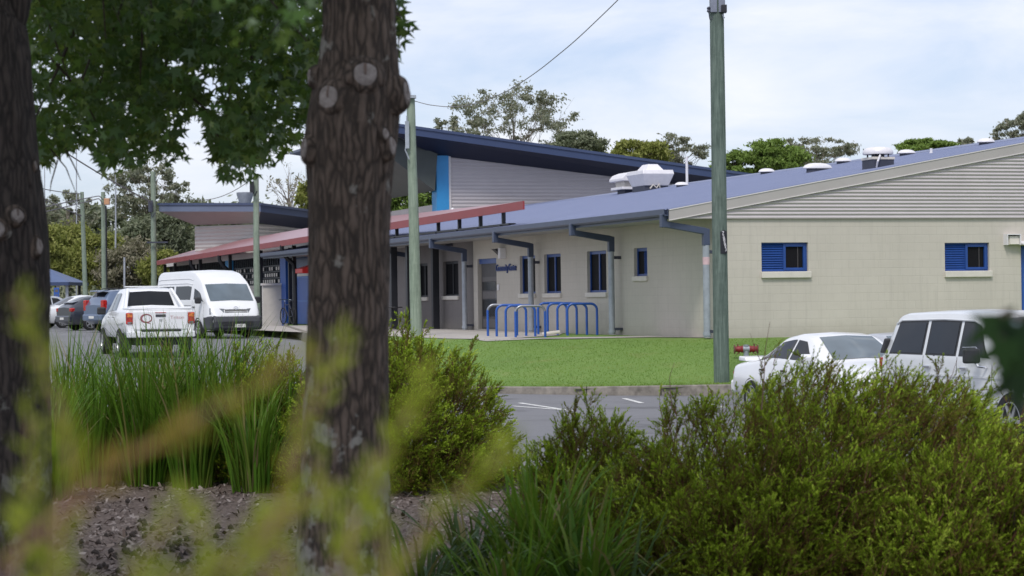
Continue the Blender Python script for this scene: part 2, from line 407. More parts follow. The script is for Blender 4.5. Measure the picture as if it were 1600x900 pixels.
# grass blades standing on the lawn
def blades(name, n, area, zf, hmin, hmax, wd, m, test):
    P = []
    while len(P) < n:
        x = rng.uniform(area[0], area[1]); y = rng.uniform(area[2], area[3])
        if test(x, y): P.append((x, y, zf(x, y)))
    P = np.array(P); a = rng.uniform(0, 6.283, n); h = rng.uniform(hmin, hmax, n); lean = rng.normal(0, .35, (n, 2))*h[:, None]
    dx = np.stack([np.cos(a)*wd, np.sin(a)*wd, np.zeros(n)], 1); tip = P + np.stack([lean[:, 0], lean[:, 1], h], 1)
    tn = np.array([mnoise.noise(Vector((p[0]*.9, p[1]*.9, 1)))*.7+mnoise.noise(Vector((p[0]*3.5, p[1]*3.5, 4)))*.5 for p in P])+.42+rng.normal(0, .12, n)
    o = poly_obj(name, np.stack([P-dx, P+dx, tip], 1), 3, m, None, np.clip(tn, 0, 1)); o['kind'] = 'stuff'; return o
M_blade = leaf_mat('lawn_blade', [(.12, .21, .03), (.16, .28, .045), (.20, .31, .065), (.14, .24, .04)], [(.065, .13, .014), (.12, .215, .026), (.165, .26, .036), (.26, .27, .08)], .7, .25, .65)
def lawn_test(x, y):
    return in_lawn(x, y) and lawn_t(x, y) < 52.7 and abs(x) < .24*y
blades('lawn_grass', 46000, (-3, 12, 43.5, 57), lawn_z, .012, .036, .006, M_blade, lawn_test)
blades('kerb_grass', 2600, (-2, 12, 43.5, 46.6), lawn_z, .05, .11, .007, M_blade, lambda x, y: kerb_y(x)+.1 < y < kerb_y(x)+.22)

# mulch: bark chips and fallen seed pods
n = 42000; y = rng.uniform(6.5, 21, n); x = rng.uniform(-.25, .25, n)*y
z = np.array([garden_z(a, b) for a, b in zip(x, y)]) + .006
a = rng.uniform(0, 6.283, n); L = rng.uniform(.006, .026, n); W = L*rng.uniform(.15, .5, n); tl = rng.normal(0, .35, n)
d = np.stack([np.cos(a)*L, np.sin(a)*L, tl*L], 1); s = np.stack([-np.sin(a)*W, np.cos(a)*W, rng.normal(0, .3, n)*W], 1)
P = np.stack([x, y, z+abs(tl)*L], 1)
M_chip = leaf_mat('bark_chip', [(.06, .042, .035), (.14, .105, .09), (.22, .18, .16), (.32, .28, .26), (.10, .07, .058)], None, .9, .02)
o = poly_obj('bark_chips', np.stack([P-d-s, P+d-s*.7, P+d*.9+s, P-d+s], 1), 4, M_chip); o['kind'] = 'stuff'
mb = MB()
for i in range(190):
    if i < 120: y = random.gauss(13.3, 1.2); x = (random.gauss(235, 75)-800)/FPX*y
    else: y = random.uniform(9, 20); x = random.uniform(-.23, .05)*y
    r = random.uniform(.012, .021); p = Vector((x, y, garden_z(x, y)+r*.7))
    bm = bmesh.new(); bmesh.ops.create_icosphere(bm, subdivisions=1, radius=r)
    vs = [p + v.co*(1.35 if k % 2 else .8) for k, v in enumerate(bm.verts)]
    bm.verts.index_update(); mb.add(vs, [tuple(v.index for v in f.verts) for f in bm.faces]); bm.free()
o = mb.build('seed_pods', mat('seed_pod', (.035, .026, .022), .9, .3, 30)); o['kind'] = 'stuff'
# ------------------------------------------------------------------ main building (local axes: x = g, y = w)
CB = thing('community_building', 'long cream block building with blue grey metal roof and corrugated gable end', 'building', K, ANG)
WALL_H = 2.82; LEN = 46.0; GW = 20.0; EAVE_G = -1.25; EAVE_Z = 3.005; SL = .1745
def roof_z(g): return EAVE_Z + SL*(g-EAVE_G) if g < 10 else EAVE_Z + SL*(10-EAVE_G) - SL*(g-10)
RIDGE = roof_z(10)
def holed(mb, a0, a1, b0, b1, holes, P, dep):
    A = sorted({a0, a1, *[h[0] for h in holes], *[h[1] for h in holes]}); B = sorted({b0, b1, *[h[2] for h in holes], *[h[3] for h in holes]})
    for i in range(len(A)-1):
        for j in range(len(B)-1):
            ca, cb = (A[i]+A[i+1])/2, (B[j]+B[j+1])/2
            if any(h[0] < ca < h[1] and h[2] < cb < h[3] for h in holes): continue
            mb.quad(P(A[i], B[j], 0), P(A[i+1], B[j], 0), P(A[i+1], B[j+1], 0), P(A[i], B[j+1], 0))
    for (x0, x1, y0, y1) in holes:
        for (p, q) in (((x0, y0), (x1, y0)), ((x1, y0), (x1, y1)), ((x1, y1), (x0, y1)), ((x0, y1), (x0, y0))):
            mb.quad(P(*p, 0), P(*q, 0), P(*q, dep), P(*p, dep))
def PS(w, z, d): return (d, w, z)       # side wall, faces -g
def PG(g, z, d): return (g, d, z)       # gable wall, faces -w
def bs(mb, w0, w1, z0, z1, d0, d1): return mb.box(d0, d1, w0, w1, z0, z1)
def bg(mb, g0, g1, z0, z1, d0, d1): return mb.box(g0, g1, d0, d1, z0, z1)
# openings measured on the photograph
def swin(xl, xr, yt, yb):
    w1, zt = side_at(xl, yt, 0); w0, _ = side_at(xr, yt, 0); _, zb = side_at(xr, yb, 0); return [w0, w1, zb, zt]
side_holes = {'small': swin(990.5, 1011, 388, 431), 'right': swin(917, 947, 393, 456.5), 'mid': swin(850, 876, 398, 457.5), 'piped': swin(812, 836, 401, 457.5),
              'door': swin(746, 775.5, 405, 512), 'far1': swin(692.5, 716, 409, 462), 'far2': swin(653, 668, 412, 464)}
side_holes['door'][2] = .02
for k in ('mid', 'piped'): side_holes[k][2:] = side_holes['right'][2:]
gw = {}
for k, (xl, xr, yt, yb) in {'left': (1189.5, 1262.5, 379, 424.5), 'right': (1476, 1545.5, 379.5, 423.5)}.items():
    g0, zt = front_at(xl, yt, 0); g1, _ = front_at(xr, yt, 0); _, zb = front_at(xl, yb, 0); gw[k] = [g0, g1, zb, zt]
g0, zt = front_at(1595, 384, 0); gdoor = [g0, g0+.95, .02, zt]
WD = side_holes['door'][1]+.45
mb = MB(); holed(mb, 0, WD, -.35, WALL_H, [h for h in side_holes.values() if h[1] < WD], PS, .2); mb.build('side_wall', M_blockB, CB)
mb = MB(); holed(mb, WD, LEN, -.35, WALL_H, [h for h in side_holes.values() if h[1] > WD], PS, .2); mb.build('verandah_wall', block_mat('block_shade_toned', 1, (.17, .155, .15), (.155, .14, .138)), CB)  # deep verandah shade put into this section's darker block colour
mb = MB(); holed(mb, 0, GW, -.35, WALL_H, list(gw.values())+[gdoor], PG, .2)
mb.quad((GW, 0, 0), (GW, LEN, 0), (GW, LEN, WALL_H), (GW, 0, WALL_H)); mb.build('gable_wall', M_blockA, CB)
mb = MB(); mb.quad((0, LEN, 0), (GW, LEN, 0), (GW, LEN, WALL_H), (10, LEN, RIDGE-.1), (0, LEN, WALL_H)); mb.build('end_wall', M_blockA, CB)
# windows on the side wall
for k in ('small', 'right', 'mid', 'piped', 'far1', 'far2'):
    w0, w1, z0, z1 = side_holes[k]; mw_ = (w0+w1)/2; dk = k.startswith('far')
    f = MB(); t_ = .055; D0, D1 = .085, .14
    bs(f, w0, w1, z0, z0+t_, D0, D1); bs(f, w0, w1, z1-t_-.03, z1, D0, D1); bs(f, w0, w0+t_, z0+t_, z1-t_-.03, D0, D1); bs(f, w1-t_, w1, z0+t_, z1-t_-.03, D0, D1)
    if k != 'small': bs(f, mw_-.04, mw_+.04, z0+t_, z1-t_-.03, D0-.004, D1)
    wo = f.build('window', M_black if dk else M_trim, CB)
    p = MB(); lo = w0+t_ if k != 'small' else mw_
    p.quad((.115, lo, z0+t_), (.115, w1-t_, z0+t_), (.115, w1-t_, z1-t_), (.115, lo, z1-t_)); p.build('security_screen', M_screen, wo)
    if k == 'small':
        lv = MB(); nb = 11
        for i in range(nb):
            zz = z0+t_+(z1-z0-2*t_)*i/nb; lv.quad((.088, w0+t_, zz), (.088, mw_, zz), (.125, mw_, zz+.06), (.125, w0+t_, zz+.06))
        lv.build('louvre', M_trim, wo)
        q = MB(); q.quad((.135, w0, z0), (.135, mw_, z0), (.135, mw_, z1), (.135, w0, z1)); q.build('blind_panel', M_trim, wo)
    s = MB(); bs(s, w0-.05, w1+.05, z0-.13, z0-.003, -.06, .12); s.build('sill', M_sill, wo, bevel=.012)
# windows on the gable wall: louvres left, screened sash right
for k in ('left', 'right'):
    a0, a1, z0, z1 = gw[k]; m_ = a0+(a1-a0)*.49; t_ = .05; D0, D1 = .07, .13
    f = MB(); bg(f, a0, a1, z1-.035, z1, D0, D1); bg(f, a0, a1, z0, z0+.03, D0, D1); bg(f, a0, a0+.03, z0+.03, z1-.035, D0, D1); bg(f, a1-.03, a1, z0+.03, z1-.035, D0, D1)
    bg(f, m_, m_+t_*1.3, z0+.03, z1-.035, D0-.012, D1); bg(f, a1-t_-.05, a1-.031, z0+.03, z1-.035, D0-.012, D1)
    bg(f, m_+t_*1.3, a1-t_-.05, z0+.03, z0+.09, D0-.012, D1); bg(f, m_+t_*1.3, a1-t_-.05, z1-.1, z1-.035, D0-.012, D1)
    wo = f.build('window', M_trim, CB, bevel=.006)
    lv = MB(); nb = 11
    for i in range(nb):
        zz = z0+.03+(z1-z0-.065)*i/nb; h = (z1-z0-.065)/nb
        lv.add([(a0+.03, .075, zz+.004), (m_, .075, zz+.004), (m_, .122, zz+h*1.25), (a0+.03, .122, zz+h*1.25), (a0+.03, .075, zz-.004), (m_, .075, zz-.004)], [(0, 1, 2, 3), (4, 5, 1, 0)])
    lv.build('louvre', M_trim, wo)
    p = MB(); p.quad((m_, .11, z0+.03), (a1-.03, .11, z0+.03), (a1-.03, .11, z1-.03), (m_, .11, z1-.03)); p.build('security_screen', M_screen, wo)
    p = MB(); bg(p, m_+(a1-m_)*.62, m_+(a1-m_)*.655, z0+.09, z1-.1, .10, .112); p.build('mullion', M_doorgrey, wo)
    s = MB(); bg(s, a0-.02, a1+.05, z0-.155, z0-.003, -.075, .12); s.build('sill', M_sill, wo, bevel=.012)
# doors
w0, w1, z0, z1 = side_holes['door']
d = MB(); bs(d, w0+.02, w1-.1, z0, z1-.16, .10, .15); do = d.build('door', M_doorgrey, CB)
f = MB(); bs(f, w0, w1, z1-.16, z1, .06, .18); f.build('header', M_trim, do)
p = MB()
for (u0, u1, b0, b1) in ((.12, .82, .07, .34), (.12, .82, .98, 1.2), (.12, .82, 1.52, 1.66)): bs(p, w0+.1+u0, w1-.2-.05, b0, b1, .085, .11)
p.build('kick_panel', M_panelgrey, do)
p = MB(); bs(p, w0+.35, w1-.2, .42, .95, .09, .105); bs(p, w0+.35, w1-.2, 1.24, 1.5, .09, .105); p.build('door_glass', M_glass, do)
p = MB(); p.tube([(.07, w0+.16, .95), (.03, w0+.16, .95), (.03, w0+.16, 1.12), (.07, w0+.16, 1.12)], .012, 8); p.build('handle', M_steel, do)
a0, a1, z0, z1 = gdoor
d = MB(); bg(d, a0+.04, a1-.04, z0, z1-.05, .06, .11); do = d.build('door', M_blue, CB, bevel=.006)
p = MB(); bg(p, a0, a0+.045, z0, z1, .02, .13); bg(p, a1-.045, a1, z0, z1, .02, .13); bg(p, a0, a1, z1-.05, z1, .02, .13); p.build('frame', M_trim, do)
p = MB(); bg(p, a0+.12, a0+.3, 1.22, 1.42, .045, .062); p.build('door_sign', M_white, do)
p = MB(); p.add([(a0-.12, -.45, z1+.02), (a1+.2, -.45, z1+.02), (a1+.2, 0, z1+.12), (a0-.12, 0, z1+.12), (a0-.12, -.45, z1+.0), (a1+.2, -.45, z1+.0), (a1+.2, 0, z1+.06), (a0-.12, 0, z1+.06)],
    [(0, 1, 2, 3), (7, 6, 5, 4), (0, 4, 5, 1), (1, 5, 6, 2), (3, 7, 4, 0)]); p.build('door_hood', M_white, CB)
# lamp fitting beside that door: a white square hood round a grey speaker face
g0, zt = front_at(1567.5, 366, 0); g1, zb = front_at(1588, 383, 0)
p = MB(); bg(p, g0, g0+.02, zb, zt, -.2, 0); bg(p, g0+.02, g1, zt-.02, zt, -.2, 0); bg(p, g1, g1+.02, zb, zt, -.2, 0); lo = p.build('floodlight', M_white, CB)
p = MB(); p.add([(g0+.03, -.02, zb), (g1-.01, -.02, zb), (g1-.01, -.17, zb+.02), (g0+.1, -.17, zb+.02), (g0+.03, -.02, zt-.04), (g1-.01, -.02, zt-.04), (g1-.01, -.13, zt-.05), (g0+.1, -.13, zt-.05)],
    [(3, 2, 6, 7), (0, 3, 7, 4), (1, 5, 6, 2), (0, 1, 2, 3), (4, 7, 6, 5)]); p.build('lens', M_sill, lo)
p = MB(); bg(p, g0+.021, g1-.001, zb+.01, zt-.03, -.012, -.002); p.build('backing', M_darkbox, lo)
# the same on the side wall by the door
w1_, zt = side_at(777, 388.5, 0); w0_, zb = side_at(791, 404, 0)
p = MB(); bs(p, w0_, w0_+.2, zb, zt, -.2, -.002); lo = p.build('floodlight', M_white, CB, bevel=.01)
p = MB(); p.add([(-.002, w0_+.2, zt), (-.3, w0_+.25, zt-.02), (-.002, w0_+.2, zb), (-.002, w0_+.55, zt), (-.3, w0_+.55, zt-.02), (-.002, w0_+.45, zb)], [(0, 1, 2), (3, 5, 4), (0, 3, 4, 1), (1, 4, 5, 2), (0, 2, 5, 3)]); p.build('hood', M_black, lo)
w_, z_ = side_at(779.5, 449, 0); p = MB(); bs(p, w_-.08, w_+.08, z_-.09, z_+.09, -.04, -.002); p.build('doorbell_panel', M_white, CB, bevel=.008)
w_, z_ = side_at(707, 382, 0); p = MB(); p.tube([(0, w_, z_), (-.25, w_, z_-.03)], .045, 10); bs(p, w_-.04, w_+.04, z_-.05, z_+.05, -.06, -.002); p.build('security_camera', M_darkbox, CB)
# lettering beside the door
wl, zc = side_at(792, 418.5, 0)
text_obj('sign_lettering', 'Community Centre', .30, M_sign_blue, CB, (-.03, wl, zc), (0, -1, 0), (0, 0, 1), .82, .02)

# corrugated gable: waves run level, each row is cut by the barge
mb = MB(); per = .088; nsub = 6; zz = WALL_H+.012; rows = []
k = 0
while zz < RIDGE-.16:
    dpt = -.035 - .014*math.cos(2*math.pi*k/nsub) - .004
    gl = max(EAVE_G+.02, EAVE_G+(zz-EAVE_Z+.2)/SL); gr = 20+1.25-max(.02, (zz-EAVE_Z+.2)/SL)
    rows.append((gl, gr, zz, dpt)); k += 1; zz += per/nsub
for r0, r1 in zip(rows, rows[1:]):
    mb.quad((r0[0], r0[3], r0[2]), (r0[1], r0[3], r0[2]), (r1[1], r1[3], r1[2]), (r1[0], r1[3], r1[2]))
mb.build('gable_cladding', M_clad, CB, smooth=False)
mb = MB(); bg(mb, EAVE_G, 21.2, WALL_H-.015, WALL_H+.012, -.062, -.02); mb.build('cladding_flashing', M_barge, CB)
# barge boards with a pale lip
for nm, z0, z1, d0, d1, m in (('barge_board', -.225, .0, -.085, -.045, M_barge), ('barge_lip', .0, .022, -.10, -.04, M_bargelip), ('barge_lip', -.245, -.225, -.098, -.05, M_bargelip)):
    mb = MB()
    for (a, b) in ((EAVE_G-.02, 10), (10, 21.27)):
        za, zb = roof_z(a), roof_z(b)
        mb.add([(a, d0, za+z0), (b, d0, zb+z0), (b, d0, zb+z1), (a, d0, za+z1), (a, d1, za+z0), (b, d1, zb+z0), (b, d1, zb+z1), (a, d1, za+z1)],
            [(0, 1, 2, 3), (7, 6, 5, 4), (3, 2, 6, 7), (0, 4, 5, 1), (0, 3, 7, 4), (1, 5, 6, 2)])
    mb.build(nm, m, CB)
# roof sheets, ribbed
t = NT('roof_sheet'); v = t.coord(); n1 = t.noise(v, .8, 5, .65)
mp = t.n('ShaderNodeMapping'); mp.inputs['Scale'].default_value = (.25, 3, 1); t.l(v, mp.inputs[0]); n2 = t.noise(mp.outputs[0], 2, 4)
c = t.mix(.4, t.ramp(n1, [(.3, (.145, .175, .285)), (.7, (.19, .22, .345))]), t.ramp(n2, [(.3, (.135, .16, .27)), (.7, (.195, .225, .36))]))
lp = t.n('ShaderNodeTexWave', Scale=.205, Distortion=0.0, _bands_direction='Y'); t.l(v, lp.inputs[0]); c = t.mix(t.ramp(lp.outputs[0], [(.0, (.30,)*3), (.10, (0,)*3)]), c, (.09, .11, .17))
M_roof = t.done(t.bsdf(c, .42, None, **{'Specular IOR Level': .6}))
mb = MB(); ws = []; w = -.10
while w < LEN+.2:
    ws += [(w, 0), (w+.03, .028), (w+.055, .028), (w+.085, 0)]; w += .19
rowsg = [EAVE_G-.06, 3, 6.5, 10]
for sgn in (0, 1):
    gs = rowsg if not sgn else [10, 14, 17, 21.3]
    base = len(mb.v)
    for (w, h) in ws:
        for g in gs: mb.v.append((g, w, roof_z(g)+.02+h))
    n = len(gs)
    for i in range(len(ws)-1):
        for j in range(n-1): mb.f.append((base+i*n+j, base+i*n+j+1, base+(i+1)*n+j+1, base+(i+1)*n+j))
roof = mb.build('roof', M_roof, CB)
mb = MB(); mb.prism([(9.8, roof_z(9.8)+.05), (10, RIDGE+.09), (10.2, roof_z(9.8)+.05)], lambda g, z: (g, -.1, z), lambda g, z: (g, LEN+.2, z)); mb.build('ridge_cap', M_roof, roof)
# soffit, fascia, gutter
mb = MB(); mb.box(EAVE_G, -.001, .0, LEN, WALL_H-.0, WALL_H+.03); mb.build('soffit', M_soffit, CB)
mb = MB(); mb.box(EAVE_G-.03, EAVE_G-.002, -.04, LEN, WALL_H-.02, EAVE_Z-.03); mb.build('fascia', M_gutter, CB)
mb = MB(); mb.prism([(-.135, .03), (-.15, .02), (-.15, -.10), (-.12, -.14), (-.035, -.14), (-.035, -.0), (-.05, -.0), (-.05, -.12), (-.12, -.12), (-.135, -.09)],
    lambda g, z: (EAVE_G+g, -.07, EAVE_Z+z), lambda g, z: (EAVE_G+g, LEN, EAVE_Z+z)); mb.build('gutter', M_gutter, CB)
# downpipes: blue arm from the gutter back to the wall, grey pipe down
for i, w in enumerate((.1, 6.44, 13.07, 19.7, 26.3, 32.9)):
    gp = -.27; mb = MB(); mb.tube([(gp, w, .0), (gp, w, 2.18)], .082, 14); mb.tube([(gp, w, 0.04), (gp, w, .12)], .098, 14)
    dp = mb.build('downpipe', M_galv, CB, smooth=True)
    mb = MB(); mb.box(EAVE_G-.17, EAVE_G-.02, w-.08, w+.08, 2.60, 2.915)
    mb.prism([(EAVE_G-.05, 2.60), (EAVE_G-.05, 2.75), (gp-.06, 2.60), (gp+.08, 2.56), (gp+.08, 2.17), (gp-.08, 2.17), (gp-.08, 2.44)], lambda g, z: (g, w-.074, z), lambda g, z: (g, w+.074, z))
    mb.build('pipe_arm', M_gutter, dp, bevel=.015)
    mb = MB(); bs(mb, w-.03, w+.03, 1.98, 2.06, gp+.05, -.002); mb.build('bracket', M_darkbox, dp); mb = MB(); bs(mb, w-.1, w+.1, .1, .17, gp+.05, -.002); mb.build('bracket', M_darkbox, dp)
    if i == 0:
        mb = MB(); mb.lathe([(.0845, 1.72), (.0845, 1.90)], 14, Matrix.Translation((gp, w, 0))); mb.build('sticker', mat('sticker', (.6, .42, .45), .5), dp)

# ---- things on the roof (all fixed to it: parts of the building)
def roof_at(px, py, gmax=9.7):
    d = ray(px, py); n = (DG*(-SL) + Vector((0, 0, 1))); p0 = to_world(EAVE_G, 0, EAVE_Z+.03); den = d.dot(n); t_ = (p0-CAM).dot(n)/den
    l = to_local(CAM+d*t_); g, w = l.x, l.y
    if den < -1e-4 and t_ > 0 and w < .75 and g < gmax: return front_at(px, py, .75)[0], .75
    if den > -1e-4 or t_ < 0 or g > gmax or w > LEN or w < 0:
        g = gmax; q = d.dot(DG); t_ = (g-(CAM-K).dot(DG))/q; l = to_local(CAM+d*t_); w = max(.3, min(LEN-1, l.y))
    return g, w
def sc_at(g, w): p = to_world(g, w, 4); return FPX/p.y
def dome(px0, px1, py, hpx, long_=False):
    """curved skylight between two pixels on the roof"""
    g, w = roof_at((px0+px1)/2, py); s = sc_at(g, w); r = (px1-px0)/s/2; h = hpx/s; z0 = roof_z(g)
    k = MB(); k.lathe([(r*.78, -.15), (r*.78, .42*h)], 20, Matrix.Translation((g, w, z0)) @ Matrix.Scale(.8 if not long_ else .4, 4, (0, 1, 0)))
    p_ = k.build('skylight', M_darkbox, CB)
    k = MB(); prof = [(r, .42*h), (r*1.02, .5*h), (r*.9, .74*h), (r*.62, .92*h), (r*.3, .99*h), (.02, h)]
    k.lathe(prof, 24, Matrix.Translation((g, w, z0)) @ Matrix.Scale(.8 if not long_ else .4, 4, (0, 1, 0))); k.build('dome', M_white, p_, smooth=True)
dome(1054, 1076, 292, 9); dome(1185, 1211, 271, 10); dome(1304, 1331, 255, 11); dome(1402, 1431, 243, 11); dome(1526, 1555, 226, 12)
dome(1253, 1302, 268, 15, True)
# mushroom fan
def fan(px, py, wpx, hpx):
    g, w = roof_at(px, py); s = sc_at(g, w); r = wpx/s/2; h = hpx/s; z0 = roof_z(g); T = Matrix.Translation((g, w, z0))
    k = MB(); b = r*.76; k.box(g-b, g+b, w-b, w+b, z0-.2, z0+h*.40); p_ = k.build('roof_fan', M_darkbox, CB)
    k = MB(); k.box(g-b-.02, g+b+.02, w-b-.02, w+b+.02, z0+h*.40, z0+h*.52); k.build('fan_curb', M_sill, p_, bevel=.01)
    k = MB(); k.lathe([(r*.42, h*.5), (r*.42, h*.70)], 16, T); 
    for a in (45, 135, 225, 315): k.tube([(g+math.cos(R(a))*r*.7, w+math.sin(R(a))*r*.7, z0+h*.5), (g+math.cos(R(a))*r*.7, w+math.sin(R(a))*r*.7, z0+h*.72)], .02, 6)
    k.build('motor', M_darkbox, p_)
    k = MB(); k.lathe([(r*.98, h*.66), (r, h*.72), (r*.97, h*.84), (r*.80, h*.95), (r*.45, h*1.0), (.02, h*1.0)], 28, T); k.build('cowl', M_white, p_, smooth=True)
    k = MB(); k.tube([(g-r*.5, w-b, z0+.02), (g-r*.55, w-b-.1, z0+h*.3), (g-r*.3, w-b-.05, z0+h*.6)], .025, 6); k.build('conduit', M_white, p_)
fan(1372, 262, 48, 34)
# twin exhaust: a low hood and a tall six-sided cowl
g, w = roof_at(1016, 297, 9.3); s = sc_at(g, w); z0 = roof_z(g)
k = MB(); k.box(g-20/s, g+20/s, w-.6, w+.6, z0-.3, z0+7/s); p_ = k.build('roof_exhaust', M_darkbox, CB)
k = MB(); u = 1/s
k.add([(g-20*u, w-.65, z0+7*u), (g+20*u, w-.65, z0+7*u), (g+20*u, w+.65, z0+7*u), (g-20*u, w+.65, z0+7*u),
       (g-26*u, w-.85, z0+25*u), (g+26*u, w-.85, z0+25*u), (g+26*u, w+.85, z0+25*u), (g-26*u, w+.85, z0+25*u),
       (g-25*u, w-.8, z0+31*u), (g+25*u, w-.8, z0+31*u), (g+25*u, w+.8, z0+31*u), (g-25*u, w+.8, z0+31*u)],
      [(0, 1, 5, 4), (1, 2, 6, 5), (2, 3, 7, 6), (3, 0, 4, 7), (4, 5, 9, 8), (5, 6, 10, 9), (6, 7, 11, 10), (7, 4, 8, 11), (8, 9, 10, 11), (3, 2, 1, 0)])
k.build('cowl', M_white, p_, bevel=.02)
k = MB(); k.add([(g-15*u, w-.5, z0+31*u), (g+15*u, w-.5, z0+31*u), (g+15*u, w+.5, z0+31*u), (g-15*u, w+.5, z0+31*u), (g-8*u, w-.3, z0+41*u), (g+8*u, w-.3, z0+41*u), (g+8*u, w+.3, z0+41*u), (g-8*u, w+.3, z0+41*u)],
    [(0, 1, 5, 4), (1, 2, 6, 5), (2, 3, 7, 6), (3, 0, 4, 7), (4, 5, 6, 7)]); k.build('cowl_cap', M_white, p_, bevel=.015)
k = MB(); k.tube([(g-12*u, w-.7, z0+.05), (g-8*u, w-.75, z0+8*u), (g-2*u, w-.75, z0+3*u), (g+2*u, w-.75, z0+9*u), (g+5*u, w-.7, z0)], .03, 6); k.build('conduit', M_sill, p_)
g, w = roof_at(981, 301, 9.3); s = sc_at(g, w); z0 = roof_z(g); u = 1/s
k = MB(); k.box(g-11*u, g+12*u, w-.4, w+.4, z0-.3, z0+6*u); p_ = k.build('roof_exhaust', M_darkbox, CB)
k = MB(); k.box(g-19*u, g+15*u, w-.6, w+.6, z0+6*u, z0+10*u); k.build('curb', M_white, p_, bevel=.01)
k = MB(); k.box(g-13*u, g+14*u, w-.45, w+.45, z0+10*u, z0+20*u); k.build('throat', M_sill, p_)
k = MB(); k.prism([(-20, 19), (-20, 23), (-15, 29), (-4, 33), (16, 34), (16, 19)], lambda a, b: (g+a*u, w-.7, z0+b*u), lambda a, b: (g+a*u, w+.7, z0+b*u)); k.build('hood', M_white, p_, bevel=.02)
# vent pipes
g, w = roof_at(1073.5, 287); s = sc_at(g, w); k = MB(); k.tube([(g, w, roof_z(g)-.1), (g, w, roof_z(g)+44/s)], 2.1/s, 8); k.build('vent_pipe', M_white, CB, smooth=True)
g, w = roof_at(1455, 240); s = sc_at(g, w); k = MB(); k.tube([(g, w, roof_z(g)-.1), (g, w, roof_z(g)+10/s)], 2.2/s, 8); k.tube([(g, w, roof_z(g)), (g, w, roof_z(g)+.06)], 3/s, 8); k.build('vent_pipe', M_white, CB, smooth=True)

# ------------------------------------------------------------------ blue-fronted end of the building under the walkway roof
k = MB(); k.box(-.06, -.012, 36.5, LEN, 0, WALL_H-.02); bp = k.build('blue_panel', M_blue, CB)
k = MB()
for z in (.95, 1.95): k.box(-.085, -.06, 36.5, LEN, z, z+.04)
k.build('panel_rail', mat('rail_blue', (.10, .22, .5), .5), bp)
k = MB(); k.box(-.08, -.06, 38, LEN-.1, 2.02, 2.22); k.build('panel_band', M_sill, bp)
k = MB(); k.box(-.08, -.06, 36.6, LEN-.1, 2.26, 2.78); k.build('panel_head', M_navy, bp)

# ------------------------------------------------------------------ hall with the high wing roof, behind
WH = 47.0; OV = 45.3
hp = {k_: front_at(*v_, w) for k_, v_, w in (('tl', (608, 191), OV), ('tr', (1186, 273), OV), ('wl', (680, 243), WH), ('wm', (960, 276.5), WH))}
(gtl, ztl), (gtr, ztr), (gwl, zwl), (gwm, zwm) = hp['tl'], hp['tr'], hp['wl'], hp['wm']
sf = (ztr-ztl)/(gtr-gtl); ss = (zwm-zwl)/(gwm-gwl)
HO = (gwl, WH, 0); HALL = thing('sports_hall', 'tall hall behind with navy wing roof, cyan corner column and grey corrugated wall', 'hall', to_world(*HO), ANG)
gr = gtr+.3
def fz(g): return ztl+sf*(g-gtl)
def sz(g): return zwl+ss*(g-gwl)
mb = MB(); per = .16; nsub = 4; g_a, _ = front_at(703, 300, WH); rows = []; kk = 0; zz = 3.2
while zz < zwl:
    right = min(gr-.6, gwl+(zz-zwl)/ss if ss < 0 else gr)
    rows.append((g_a, max(g_a+.01, right), zz, WH-.02-.013*math.cos(2*math.pi*kk/nsub))); kk += 1; zz += per/nsub
for r0, r1 in zip(rows, rows[1:]): mb.quad((r0[0], r0[3], r0[2]), (r0[1], r0[3], r0[2]), (r1[1], r1[3], r1[2]), (r1[0], r1[3], r1[2]))
mb.build('cladding', M_clad2, HALL, HO)
mb = MB(); mb.box(gwl+.02, gr-.5, WH+.03, WH+18, 0, min(sz(gr-.5), 5.2)); mb.build('wall', M_clad2, HALL, HO)
gc1, _ = front_at(700, 300, WH); mb = MB(); mb.box(gwl, gc1, WH-.16, WH+.6, 0, zwl-.01); mb.build('corner_column', M_cyan, HALL, HO)
mb = MB(); mb.box(gc1, g_a+.02, WH-.12, WH+.2, 0, zwl-.03); mb.build('edge_flashing', M_bargelip, HALL, HO)
fh = .42
mb = MB(); mb.add([(gtl, OV, fz(gtl)-fh), (gr, OV, fz(gr)-fh), (gr, OV, fz(gr)-.12), (gtl, OV, fz(gtl)-.12), (gtl, OV+.06, fz(gtl)-fh), (gr, OV+.06, fz(gr)-fh), (gr, OV+.06, fz(gr)-.12), (gtl, OV+.06, fz(gtl)-.12)],
    [(0, 1, 2, 3), (7, 6, 5, 4), (0, 3, 7, 4), (1, 5, 6, 2), (0, 4, 5, 1), (3, 2, 6, 7)]); mb.build('fascia', M_navy, HALL, HO)
mb = MB(); B = WH+18
mb.add([(gtl-.05, OV-.05, fz(gtl)-.118), (gr+.05, OV-.05, fz(gr)-.118), (gr+.05, B, fz(gr)-.118), (gtl-.05, B, fz(gtl)-.118), (gtl-.05, OV-.05, fz(gtl)), (gr+.05, OV-.05, fz(gr)), (gr+.05, B, fz(gr)), (gtl-.05, B, fz(gtl))],
    [(0, 3, 2, 1), (4, 5, 6, 7), (0, 1, 5, 4), (1, 2, 6, 5), (2, 3, 7, 6), (3, 0, 4, 7)]); mb.build('roof', mat('hall_roof', (.045, .065, .135), .4, .1, .5), HALL, HO)
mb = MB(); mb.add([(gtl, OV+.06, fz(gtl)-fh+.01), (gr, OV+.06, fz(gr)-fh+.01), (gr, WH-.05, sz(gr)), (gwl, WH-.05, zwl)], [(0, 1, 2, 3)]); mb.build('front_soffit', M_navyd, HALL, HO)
(ga, za), (gb, zb) = front_at(614, 249, WH-.4), front_at(679.5, 298, WH-.4)
mb = MB(); mb.prism([(gtl+.02, fz(gtl)-.3), (ga, za), (gb, zb), (gwl-.01, zwl+.05)], lambda g, z: (g, WH-.4, z), lambda g, z: (g, WH+14, z))
